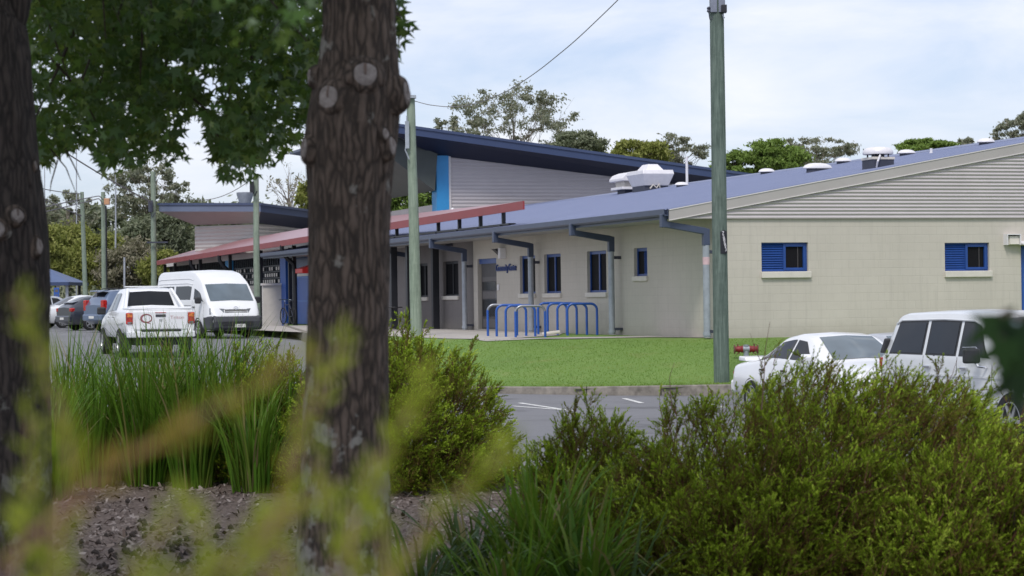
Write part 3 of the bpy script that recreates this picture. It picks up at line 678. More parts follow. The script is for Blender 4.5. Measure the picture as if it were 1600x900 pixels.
mb.build('side_soffit', mat('soffit_green_grey', (.055, .065, .06), .6, .15, 1), HALL, HO)
k = MB(); g_, z_ = front_at(707, 329, WH-1); k.tube([(g_, WH-1, 0), (g_, WH-1, z_)], .09, 8); k.lathe([(.12, 0), (.05, .12)], 8, Matrix.Translation((g_, WH-1, z_))); k.build('vent_pipe', M_white, HALL, HO)

# ------------------------------------------------------------------ red walkway roof beside the long wall
GA = -1.3
(wA, zA), (wB, zB) = side_at(818.5, 315, GA), side_at(240, 409, GA)
AO = (GA, wA, 0); AW = thing('walkway_awning', 'long red sheet metal walkway roof on black posts beside the cream building', 'awning', to_world(*AO), ANG)
def az(w): return zA+(zB-zA)*(w-wA)/(wB-wA)
def ab(w): return .05+min(3.2, .095*(w-wA))
N = 26; wsl = [wA+(wB-wA)*i/N for i in range(N+1)]
mb = MB()
for a, b in zip(wsl, wsl[1:]):
    mb.add([(GA, a, az(a)), (GA+ab(a), a, az(a)+.28*ab(a)), (GA+ab(b), b, az(b)+.28*ab(b)), (GA, b, az(b)), (GA, a, az(a)-.03), (GA+ab(a), a, az(a)+.28*ab(a)-.03), (GA+ab(b), b, az(b)+.28*ab(b)-.03), (GA, b, az(b)-.03)], [(0, 1, 2, 3), (7, 6, 5, 4)])
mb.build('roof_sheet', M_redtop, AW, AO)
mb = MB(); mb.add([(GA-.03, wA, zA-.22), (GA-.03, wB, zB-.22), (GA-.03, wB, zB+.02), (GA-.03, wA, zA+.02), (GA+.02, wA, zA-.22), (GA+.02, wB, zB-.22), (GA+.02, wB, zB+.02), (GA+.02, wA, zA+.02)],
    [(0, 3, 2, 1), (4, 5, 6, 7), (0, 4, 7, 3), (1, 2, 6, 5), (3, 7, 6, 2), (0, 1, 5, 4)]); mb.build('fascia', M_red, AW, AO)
mb = MB()
for a, b in zip(wsl, wsl[1:]): mb.quad((GA+.03, a, az(a)-.2), (GA+ab(a)+.03, a, az(a)+.24*ab(a)-.2), (GA+ab(b)+.03, b, az(b)+.24*ab(b)-.2), (GA+.03, b, az(b)-.2))
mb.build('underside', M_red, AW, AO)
for px in (787, 751, 718, 685, 652, 620):
    w, _ = side_at(px, 350, -.95); zb_ = roof_z(-.95)
    mb = MB(); mb.box(-1.0, -.9, w-.05, w+.05, zb_-.0, az(w)-.16); mb.box(-1.1, -.8, w-.12, w+.12, zb_, zb_+.06); mb.build('stub_post', M_black, AW, AO)
mb = MB(); w0_, _ = side_at(787, 350, -.95); mb.box(-1.06, -.84, w0_-.8, 36, EAVE_Z+.09, EAVE_Z+.15); mb.build('bearer', M_black, AW, AO)
for px, g_ in ((460, -.75), (408, -.75), (360, -.75), (313.5, -.75), (274, -.75), (254, -.75), (453.5, -.2), (292, .9), (640, -.75), (680, -.3), (615, -.9)):
    w, _ = side_at(px, 440, g_); w = min(w, wB-.5)
    rr = .075 if px < 600 else .11
    mb = MB(); mb.box(g_-rr, g_+rr, w-rr, w+rr, -.3, (az(w)-.18) if px < 600 else 2.8); mb.build('post', M_black, AW, AO)
for px, px2 in ((440, 453.5), (342, 355), (297, 309)):
    w, _ = side_at(px2, 440, -.75); w2, _ = side_at(px, 400, GA); w = min(w, w2+.01); w = w2
    mb = MB(); mb.tube([(GA+.02, w, az(w)-.18), (GA+.02, w, az(w)-.42), (GA+.22, w, az(w)-.72), (GA+.5, w, az(w)-.95), (GA+.55, w, az(w)-1.3), (GA+.55, w, -.3)], .09, 10); mb.build('drain_pipe', M_black, AW, AO, smooth=True)

# ------------------------------------------------------------------ glazed wing in line with the long wall, beyond it
WW0, WW1 = 47.0, 78.0
_, zt = side_at(400, 403, 0); _, zw = side_at(400, 443, 0)
WO = (0, WW0, 0); WG = thing('glazed_wing', 'low wing with dark glazing, blue columns and cream wall behind the white van', 'building', to_world(*WO), ANG)
mb = MB(); mb.box(0, .2, WW0, WW1, -.4, zw-.1); mb.build('wall', M_blockB, WG, WO)
(ga, zl), (gb, _), (_, zg) = front_at(411, 446, 47.6), front_at(443.5, 446, 47.6), front_at(430, 515, 47.6)
mb = MB(); mb.box(ga, gb, 47.6, 47.85, zg-.3, zl); mb.build('low_wall', M_sill, WG, WO)
mb = MB(); mb.box(ga-.05, gb+.06, 47.52, 47.93, zl, zl+.09); mb.build('coping', M_bargelip, WG, WO)
mb = MB(); mb.quad((.1, WW0, zw-.1), (.1, WW1, zw-.1), (.1, WW1, zt), (.1, WW0, zt)); gl = mb.build('glazing', glass_mat('wing_glass', (.025, .045, .06), .1, .7), WG, WO)
mb = MB(); nb = 64
for i in range(nb+1):
    w = WW0+.3+(WW1-WW0-.4)*i/nb; mb.box(.04, .095, w-.035, w+.035, zw-.1, zt)
for f_ in (.0, .22, .44, .64): z = zw-.1+(zt-zw+.1)*f_; mb.box(.045, .09, WW0, WW1, z, z+.06)
mb.build('glazing_bars', M_black, gl, WO)
mb = MB(); r_ = random.Random(3); dw = (WW1-WW0-.4)/nb
for i in range(nb):
    for j in range(3):
        w0_ = WW0+.3+dw*i; z0 = zw-.1+(zt-zw+.1)*(.0, .22, .44)[j]+.06
        if r_.random() < .8: mb.box(.06, .085, w0_+.08, w0_+dw-.08, z0+.03, z0+(zt-zw+.1)*.22-.1)
mb.build('pale_panes', M_sill, WG, WO)
mb = MB(); mb.box(-.15, 6, WW0, WW1, zt, zt+.26); mb.build('fascia', M_bargelip, WG, WO)
for px, m in ((358.5, M_cyan), (445.5, M_blue)):
    w, _ = side_at(px, 440, -.05); w = max(w, WW0+.25); mb = MB(); mb.box(-.14, .05, w-.55, w+.55, -.4, zt-.002); mb.build('column', m, WG, WO)
# small red awning box fixed by the blue panel
k = MB(); (w, z) = side_at(474, 421, -.6); k.prism([(0, -.16), (0, .02), (.75, .25), (.75, -.16)], lambda a, b: (-.85+a, w-.9, z+b), lambda a, b: (-.85+a, w+.4, z+b)); k.build('red_hood', mat('red_bright', (.62, .02, .015), .4), CB, bevel=.02)

# ------------------------------------------------------------------ far building with the wing roof
c0 = at(407, 317, 115); e1 = Vector((-.85, .527, 0)); e2 = Vector((.527, .85, 0))
FB = thing('clinic_building', 'far corrugated building with slate blue wing roof and grey cone vent', 'building', (c0.x, c0.y, 0))
zc = c0.z
def fp(a, b, z): p = c0 + e1*a + e2*b; return (p.x-c0.x, p.y-c0.y, z)
L1, L2 = 6.8, 14.0; r1 = .22; r2 = -.055*L2
def rz(a, b): return zc + r1*a/L1 + r2*b/L2
for nm, th0, th1, m in (('fascia', -.45, -.12, M_fascia_grey), ):
    mb = MB(); mb.add([fp(0, 0, rz(0, 0)+th0), fp(L1, 0, rz(L1, 0)+th0), fp(L1, 0, rz(L1, 0)+th1), fp(0, 0, rz(0, 0)+th1)], [(0, 1, 2, 3)]); mb.build('side_fascia', m, FB)
    mb = MB(); mb.add([fp(0, 0, rz(0, 0)+th0), fp(0, L2, rz(0, L2)+th0), fp(0, L2, rz(0, L2)+th1), fp(0, 0, rz(0, 0)+th1)], [(0, 1, 2, 3)]); mb.build('front_fascia', M_navy, FB)  # navy instead of slate: this face's shadow is put into its colour
mb = MB(); q = .06
mb.add([fp(-q, -q, rz(0, 0)-.118), fp(L1+q, -q, rz(L1, 0)-.118), fp(L1+q, L2, rz(L1, L2)-.118), fp(-q, L2, rz(0, L2)-.118), fp(-q, -q, rz(0, 0)), fp(L1+q, -q, rz(L1, 0)), fp(L1+q, L2, rz(L1, L2)), fp(-q, L2, rz(0, L2))],
    [(0, 3, 2, 1), (4, 5, 6, 7), (0, 1, 5, 4), (1, 2, 6, 5), (2, 3, 7, 6), (3, 0, 4, 7)]); mb.build('roof', mat('far_roof', (.06, .08, .15), .4), FB)
zw_ = zc-.98; i1, i2 = 1.25, 1.35
mb = MB(); mb.add([fp(0, 0, rz(0, 0)-.44), fp(L1, 0, rz(L1, 0)-.44), fp(L1-1.3, i2, zw_+.02), fp(i1, i2, zw_)], [(0, 1, 2, 3)]); mb.build('side_soffit', M_soffit, FB)
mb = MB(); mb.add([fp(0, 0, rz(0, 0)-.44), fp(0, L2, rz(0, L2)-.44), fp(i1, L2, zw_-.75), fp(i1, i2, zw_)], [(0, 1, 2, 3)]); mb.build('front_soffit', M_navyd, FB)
mb = MB(); per = .2; z = 0; rows = []; kk = 0
while z < zw_: rows.append((z, .02*math.cos(math.pi*kk))); kk += 1; z += per/2
for (za, da), (zb, db) in zip(rows, rows[1:]):
    mb.quad(fp(i1, i2+da, za), fp(L1-1.3, i2+da, za), fp(L1-1.3, i2+db, zb), fp(i1, i2+db, zb))
    mb.quad(fp(i1+da, i2, za), fp(i1+da, L2, za), fp(i1+db, L2, min(zb, zw_-.75)), fp(i1+db, i2, zb))
mb.build('cladding', mat('far_cladding', (.54, .525, .50), .5, .05, .5), FB)
p = at(383, 317, 119); k = MB(); u = 119/FPX; k.lathe([(7*u, -.6), (9*u, 0), (13*u, 12*u), (13.5*u, 16*u), (12*u, 16.5*u)], 20, Matrix.Translation((p.x-c0.x, p.y-c0.y, p.z))); k.build('cone_vent', M_galv, FB, smooth=True)
# ------------------------------------------------------------------ vehicles
def paint(name, col, rough=.28, **kw):
    t = NT(name); v = t.coord(); n = t.noise(v, 1.4, 4)
    c = t.ramp(n, [(.3, tuple(x*.93 for x in col)), (.7, col)])
    d = t.noise(v, 9, 5, .7)
    sp = t.n('ShaderNodeSeparateXYZ'); t.l(v, sp.inputs[0])
    low = t.ramp(t.math('ADD', sp.outputs[2], t.math('MULTIPLY', d, .3)), [(.30, (.55, .55, .55)), (.62, (0, 0, 0))])   # road dirt on the sills
    c = t.mix(t.math('MULTIPLY', low, .55), c, (.22, .19, .16))
    return t.done(t.bsdf(c, rough, None, **{'Coat Weight': .6, 'Coat Roughness': .08, **kw}))
P_white = paint('paint_white', (.80, .81, .82)); P_white2 = paint('paint_white_aged', (.70, .72, .73), .4); P_dark = paint('paint_dark', (.03, .035, .05))
P_blue = paint('paint_blue_grey', (.14, .19, .29), .3, Metallic=.4); P_silver = paint('paint_silver', (.55, .57, .6), .3, Metallic=.5)
M_tyre = mat('tyre', (.018, .018, .019), .85, .2, 12); M_rim = mat('rim', (.42, .43, .44), .35, .12, 8, Metallic=.6)
M_blackp = mat('black_plastic', (.022, .023, .026), .55, .2, 10); M_bumper = mat('bumper_grey', (.045, .047, .055), .6, .15, 8)
def lampmat(name, col):
    t = NT(name); v = t.coord(); n = t.n('ShaderNodeTexVoronoi', Scale=16.0); t.l(v, n.inputs[0])
    return t.done(t.bsdf(t.ramp(n.outputs[0], [(.1, tuple(x*.35 for x in col)), (.8, col)]), .12, None, **{'Coat Weight': .5}))
M_lampr = lampmat('lamp_red', (.55, .02, .015)); M_lampo = lampmat('lamp_orange', (.75, .20, .03)); M_lampc = lampmat('lamp_clear', (.20, .215, .235)); M_chrome = mat('chrome', (.7, .71, .73), .12, .05, 4, Metallic=1.0)
M_plate = mat('plate_white', (.7, .7, .66), .4); M_text_dark = mat('text_dark', (.02, .02, .03), .5); M_text_red = mat('text_red', (.27, .10, .11), .5)

class Loft:
    """car body: cross sections along x (front +x); columns x zb wb zs ws zt wt zr wr"""
    def __init__(s, keys, smooth=.07, crown=.03):
        s.k = np.array(keys, float); s.sm = smooth; s.crown = crown; s.x0, s.x1 = s.k[0, 0], s.k[-1, 0]
    def par(s, x):
        w = np.array([.25, .5, .25]); o = np.array([-1, 0, 1])*s.sm
        r = np.zeros(8)
        for wi, oi in zip(w, o):
            xx = min(max(x+oi, s.x0), s.x1); r += wi*np.array([np.interp(xx, s.k[:, 0], s.k[:, j]) for j in range(1, 9)])
        return r
    def half(s, x):
        zb, wb, zs, ws, zt, wt, zr, wr = s.par(x)
        C = [np.array(c) for c in ((0, zb), (wb, zb), (ws, zs), (wt, zt), (wr, zr), (0, zr+s.crown))]
        out = [C[0]]; fr = [0, .07, .10, .04, .09]
        for i in range(1, 5):
            a, b, c = C[i-1], C[i], C[i+1]; la, lc = np.linalg.norm(a-b), np.linalg.norm(c-b)
            ra, rc = min(fr[i], la*.45), min(fr[i], lc*.45)
            p = b+(a-b)*ra/max(la, 1e-6); q = b+(c-b)*rc/max(lc, 1e-6); out += [p, .25*p+.5*b+.25*q, q]
        out.append(C[5]); return out
    def body(s, n=70):
        xs = sorted(set(list(np.linspace(s.x0, s.x1, n)) + [s.x0+.02, s.x0+.05, s.x1-.02, s.x1-.05])); mb = MB(); rings = []
        for x in xs:
            h = s.half(x); ring = [(x, y, z) for y, z in h] + [(x, -y, z) for y, z in h[-2:0:-1]]; rings.append(ring)
        m = len(rings[0]); v = [p for r in rings for p in r]; f = []
        for i in range(len(xs)-1):
            for k in range(m): f.append((i*m+k, i*m+(k+1) % m, (i+1)*m+(k+1) % m, (i+1)*m+k))
        f += [tuple(range(m)), tuple((len(xs)-1)*m+k for k in range(m))[::-1]]
        mb.add(v, f); return mb
    def side(s, mb, sgn, xb0, xb1, xt0, xt1, t0=.06, t1=.94, off=.006, nx=10, nt=6):
        """pane in the side glass: bottom edge xb0..xb1, top edge xt0..xt1"""
        g = []
        for j in range(nt+1):
            t = t0+(t1-t0)*j/nt; a = xb0+(xt0-xb0)*j/nt; b = xb1+(xt1-xb1)*j/nt
            for i in range(nx+1):
                x = a+(b-a)*i/nx; h = s.half(x); p = h[9]+(h[10]-h[9])*t; d = h[10]-h[9]; nn = np.array([d[1], -d[0]]); nn = nn/max(np.linalg.norm(nn), 1e-6)
                if nn[0] < 0: nn = -nn
                p = p+nn*off; g.append((x, sgn*p[0], p[1]))
        mb.add(g, [(j*(nx+1)+i, j*(nx+1)+i+1, (j+1)*(nx+1)+i+1, (j+1)*(nx+1)+i) for j in range(nt) for i in range(nx)])
    def screen(s, mb, xa, xb, fa=.92, fb=.92, off=.008, nx=8, ny=10):
        """windscreen or rear window lying on the top surface between xa and xb; widths as shares of the roof half width"""
        g = []
        for j in range(nx+1):
            x = xa+(xb-xa)*j/nx; h = s.half(x); f = fa+(fb-fa)*j/nx; e = .004
            h2 = s.half(x+e); dz = (h2[13][1]-h[13][1])/e; nn = np.array([-dz, 1.0]); nn /= np.linalg.norm(nn)
            for i in range(ny+1):
                u = -1+2*i/ny; y = abs(u)*f*h[12][0]; z = h[13][1]+(h[12][1]-h[13][1])*min(1, y/max(h[12][0], 1e-6))
                g.append((x+nn[0]*off, math.copysign(y, u), z+nn[1]*off))
        mb.add(g, [(j*(ny+1)+i, j*(ny+1)+i+1, (j+1)*(ny+1)+i+1, (j+1)*(ny+1)+i) for j in range(nx) for i in range(ny)])
def mirrored(v): return [(x, -y, z) for x, y, z in v]
def wheels(root, xs, half, r, wd=.2, spokes=7):
    for x in xs:
        for sg in (-1, 1):
            T = Matrix.Translation((x, sg*(half-wd/2+.012), r)) @ Matrix.Rotation(R(90)*-sg, 4, 'X')
            k = MB(); k.lathe([(r*.66, -wd/2), (r*.94, -wd/2), (r, -wd*.36), (r, wd*.36), (r*.95, wd/2), (r*.70, wd/2+.004), (r*.68, wd*.38)], 32, T); w = k.build('wheel', M_tyre, root, smooth=True)
            k = MB(); k.lathe([(r*.68, wd*.20), (r*.68, wd*.47), (r*.63, wd*.49), (r*.60, wd*.30)], 32, T)
            for i in range(spokes):
                a = 2*math.pi*i/spokes; c, s_ = math.cos(a), math.sin(a); q = []
                for (rr, hw) in ((r*.12, .03), (r*.64, .022)):
                    for sg2 in (-1, 1):
                        for zz in (wd*.28, wd*.46): q.append(T @ Vector((c*rr-s_*hw*sg2, s_*rr+c*hw*sg2, zz)))
                k.add(q, [(1, 3, 7, 5), (0, 1, 5, 4), (2, 6, 7, 3)])
            k.lathe([(r*.17, wd*.28), (r*.17, wd*.48), (.01, wd*.5)], 14, T); k.build('rim', M_rim, w, smooth=False)
            k = MB(); k.lathe([(r*.66, -wd*.1), (r*.66, wd*.12)], 20, T); k.build('brake_disc', M_blackp, w)
def arches(L, root, xs, r, mat_=None):
    """black wheel housings let into the flanks"""
    for x in xs:
        k = MB()
        for sg in (-1, 1):
            n = 18; pts = [(x+math.cos(math.pi*i/n)*r, r_z*0+ .30+math.sin(math.pi*i/n)*r) for i in range(n+1) for r_z in (1,)]
            pts = [(x+r, .16)] + pts + [(x-r, .16)]; out = []
            for (px, pz) in pts:
                h = L.half(px); ys = np.interp(pz, [h[3][1], h[5][1], h[7][1]], [h[3][0], h[5][0], h[7][0]]); out.append((px, sg*(ys+.006), pz))
            inn = [(px, sg*(abs(y)-.1), pz) for px, y, pz in out]; m = len(out)
            k.add(out+inn, [tuple(range(m))]+[(i, i+1, m+i+1, m+i) for i in range(m-1)])
        k.build('wheel_arch', mat_ or M_blackp, root)
def box_part(root, name, m, x0, x1, y0, y1, z0, z1, bevel=.015, both=False):
    for sg in ((1, -1) if both else (1,)):
        k = MB(); k.box(x0, x1, min(sg*y0, sg*y1), max(sg*y0, sg*y1), z0, z1); k.build(name, m, root, bevel=bevel)
def strip_side(L, root, name, m, x0, x1, z, h=.03, off=.008):
    """a moulding that follows the flank at height z"""
    for sg in (1, -1):
        k = MB(); g = []; n = 24
        for i in range(n+1):
            x = x0+(x1-x0)*i/n; H = L.half(x); Z = [H[j][1] for j in (3, 4, 5, 6, 7, 8, 9)]; Y = [H[j][0] for j in (3, 4, 5, 6, 7, 8, 9)]
            for zz, o in ((z-h/2, 0), (z-h/2, off), (z+h/2, off), (z+h/2, 0)): g.append((x, sg*(np.interp(zz, Z, Y)+o), zz))
        k.add(g, [(i*4+j, i*4+j+1, i*4+j+5, i*4+j+4) for i in range(n) for j in range(3)]); k.build(name, m, root)
def seam(L, root, xs, z0, m=None):
    """the thin dark shut line of a door"""
    m = m or M_blackp
    for sg in (1, -1):
        k = MB()
        for x in xs:
            H0 = L.half(x); H1 = L.half(x+.012); zz = np.linspace(z0, H0[9][1], 8); a = []; b = []
            for z in zz:
                for H, dst, xx in ((H0, a, x), (H1, b, x+.012)): dst.append((xx, sg*(np.interp(z, [H[j][1] for j in (3, 4, 5, 6, 7, 8, 9)], [H[j][0] for j in (3, 4, 5, 6, 7, 8, 9)])+.002), z))
            k.add(a+b, [(i, i+1, 8+i+1, 8+i) for i in range(7)])
        k.build('door_seam', m, root)

def make_sedan(name, label, pm, loc, rz, group=None, wing=False):
    t = thing(name, label, 'car', loc, rz, group)
    L = Loft([(-2.42, .40, .60, .54, .72, .72, .70, .78, .60), (-2.30, .28, .76, .56, .87, .84, .82, .90, .70), (-1.72, .20, .80, .58, .905, .90, .84, .955, .70), (-1.42, .20, .80, .58, .91, .93, .845, .98, .68),
              (-.62, .20, .80, .58, .915, .985, .85, 1.38, .58), (-.1, .20, .80, .58, .915, .97, .855, 1.445, .58), (.38, .20, .80, .58, .915, .955, .855, 1.40, .58), (1.18, .20, .80, .58, .91, .93, .85, .99, .72),
              (1.9, .20, .79, .56, .90, .84, .82, .88, .70), (2.30, .26, .70, .52, .82, .70, .74, .76, .60), (2.44, .36, .55, .50, .66, .60, .60, .64, .5)], .09)
    L.body().build('body', pm, t, smooth=True)
    k = MB(); L.screen(k, .40, 1.13, .96, .93); k.build('windscreen', M_windscreen, t, smooth=True)
    k = MB(); L.screen(k, -1.38, -.66, .93, .95); k.build('rear_window', M_carglass, t, smooth=True)
    for sg in (1, -1):
        for (a, b, c, d) in ((.0, .98, .0, .30), (-.88, -.06, -.62, -.06), (-1.34, -.94, -.76, -.68)):
            k = MB(); L.side(k, sg, a, b, c, d, .04, .96); k.build('side_window', M_carglass, t, smooth=True)
    k = MB()
    arches(L, t, (-1.38, 1.42), .37); wheels(t, (-1.38, 1.42), .90, .315)
    seam(L, t, (.98, -.02, -1.0), .3)
    strip_side(L, t, 'side_moulding', pm, -1.0, 1.05, .52, .05, .012)
    for x in (-.22, -1.05): box_part(t, 'door_handle', M_blackp, x, x+.16, .855, .905, .80, .83, .008, True)
    for sg in (1, -1):
        k = MB(); k.prism([(.78, .98), (.92, .96), (.95, 1.08), (.86, 1.13), (.80, 1.10)], lambda x, z: (x, sg*.86, z), lambda x, z: (x, sg*1.03, z)); k.build('mirror', pm, t, bevel=.02)
        k = MB(); k.box(-2.435, -2.34, min(sg*.42, sg*.77), max(sg*.42, sg*.77), .62, .76); k.build('tail_light', M_lampr, t, bevel=.02)
        k = MB(); k.box(2.20, 2.40, min(sg*.40, sg*.74), max(sg*.40, sg*.74), .60, .71); k.build('headlight', M_lampc, t, bevel=.02)
    box_part(t, 'rear_bumper', pm, -2.50, -2.25, -.80, .80, .36, .60, .05); box_part(t, 'front_bumper', pm, 2.2, 2.50, -.74, .74, .26, .50, .06)
    box_part(t, 'grille', M_blackp, 2.40, 2.455, -.34, .34, .56, .64, .01); box_part(t, 'wiper', M_blackp, 1.12, 1.16, -.6, .5, .985, 1.0, .003)
    if wing:
        k = MB(); k.prism([(-2.40, .94), (-2.08, .93), (-2.10, 1.0), (-2.38, 1.02)], lambda x, z: (x, -.68, z), lambda x, z: (x, .68, z)); k.build('boot_spoiler', pm, t, bevel=.02)
    return t, L

def make_wagon4wd(name, label, pm, loc, rz):
    t = thing(name, label, 'car', loc, rz)
    L = Loft([(-2.36, .56, .74, .72, .82, 1.13, .80, 1.16, .74), (-2.30, .50, .80, .72, .86, 1.15, .84, 1.24, .76), (-2.05, .48, .82, .72, .87, 1.15, .85, 1.70, .70), (-1.9, .48, .82, .72, .87, 1.15, .855, 1.775, .69), (-.6, .46, .82, .72, .87, 1.15, .855, 1.80, .70),
              (.30, .46, .82, .72, .87, 1.15, .855, 1.78, .70), (.42, .46, .82, .72, .87, 1.15, .855, 1.73, .70), (.92, .46, .82, .72, .87, 1.14, .85, 1.17, .80), (1.8, .48, .82, .72, .87, 1.08, .83, 1.11, .78), (2.28, .52, .78, .70, .84, 1.02, .80, 1.05, .74), (2.36, .56, .7, .68, .80, .98, .76, 1.0, .7)], .05, .035)
    L.body(80).build('body', pm, t, smooth=True)
    k = MB(); L.screen(k, .45, .88, .95, .95); k.build('windscreen', M_windscreen, t, smooth=True)
    k = MB(); L.screen(k, -2.27, -2.07, .92, .92); k.build('rear_window', M_carglass, t, smooth=True)
    for sg in (1, -1):
        for (a, b, c, d) in ((-2.02, -1.10, -1.86, -1.10), (-.93, -.16, -.93, -.16), (.0, .78, .0, .40)):
            k = MB(); L.side(k, sg, a-.045, b+.045, c-.045, d+.045, .015, .945, .003); k.build('window_rubber', M_blackp, t, smooth=True)
            k = MB(); L.side(k, sg, a, b, c, d, .06, .90, .008); k.build('side_window', M_carglass, t, smooth=True)
    k = MB()
    for sg in (1, -1):
        H = L.half(-.72); k.add([(-.74, sg*(H[9][0]+.004), H[9][1]), (-.70, sg*(H[9][0]+.004), H[9][1]), (-.70, sg*(H[10][0]+.012), H[10][1]-.05), (-.74, sg*(H[10][0]+.012), H[10][1]-.05)], [(0, 1, 2, 3)])
    k.build('window_divider', M_blackp, t)
    arches(L, t, (-1.45, 1.45), .45); wheels(t, (-1.45, 1.45), .93, .38, .24, 6)
    seam(L, t, (-1.03, -.08, .86), .62); strip_side(L, t, 'side_moulding', pm, -2.2, 2.1, .93, .028, .012); strip_side(L, t, 'sill_strip', P_white2, -.98, 1.0, .56, .10, .03)
    strip_side(L, t, 'roof_gutter', pm, -1.95, .4, 1.0, .002, .001)
    k = MB()
    for sg in (1, -1):
        pts = [(x, sg*(L.half(x)[10][0]+.012), L.half(x)[10][1]-.012) for x in np.linspace(-2.0, .40, 16)]; k.tube(pts, .014, 6)
    k.build('drip_rail', pm, t)
    for x in (-.95, .06): box_part(t, 'door_handle', M_chrome, x, x+.17, .86, .90, 1.02, 1.055, .01, True)
    for sg in (1, -1):
        k = MB(); k.box(.62, .72, min(sg*.93, sg*1.17), max(sg*.93, sg*1.17), 1.12, 1.32); mo = k.build('mirror', M_blackp, t, bevel=.03)
        k = MB(); k.tube([(.74, sg*.86, 1.06), (.72, sg*.98, 1.08), (.67, sg*1.0, 1.14)], .018, 8); k.tube([(.63, sg*.94, 1.31), (.61, sg*.95, 1.335), (.61, sg*1.15, 1.335)], .008, 6); k.build('bracket', M_chrome, mo)
        k = MB(); k.box(-2.375, -2.24, min(sg*.72, sg*.842), max(sg*.72, sg*.842), .96, 1.14); k.build('tail_light', M_lampr, t, bevel=.015)
        k = MB(); k.prism([(-2.335, 1.20), (-2.20, 1.20), (-2.15, 1.40), (-2.23, 1.42)], lambda x, z: (x, sg*.70, z), lambda x, z: (x, sg*(.855-(z-1.2)*.12), z)); k.build('lamp_grille', M_blackp, t, bevel=.02)
        k = MB(); k.box(2.30, 2.39, min(sg*.48, sg*.76), max(sg*.48, sg*.76), .82, .96); k.build('headlight', M_lampc, t, bevel=.02)
    box_part(t, 'rear_bumper', M_bumper, -2.55, -2.32, -.82, .82, .50, .68, .03); box_part(t, 'front_bumper', M_bumper, 2.3, 2.52, -.84, .84, .50, .70, .03)
    box_part(t, 'grille', M_blackp, 2.32, 2.385, -.46, .46, .80, .96, .01)
    return t, L

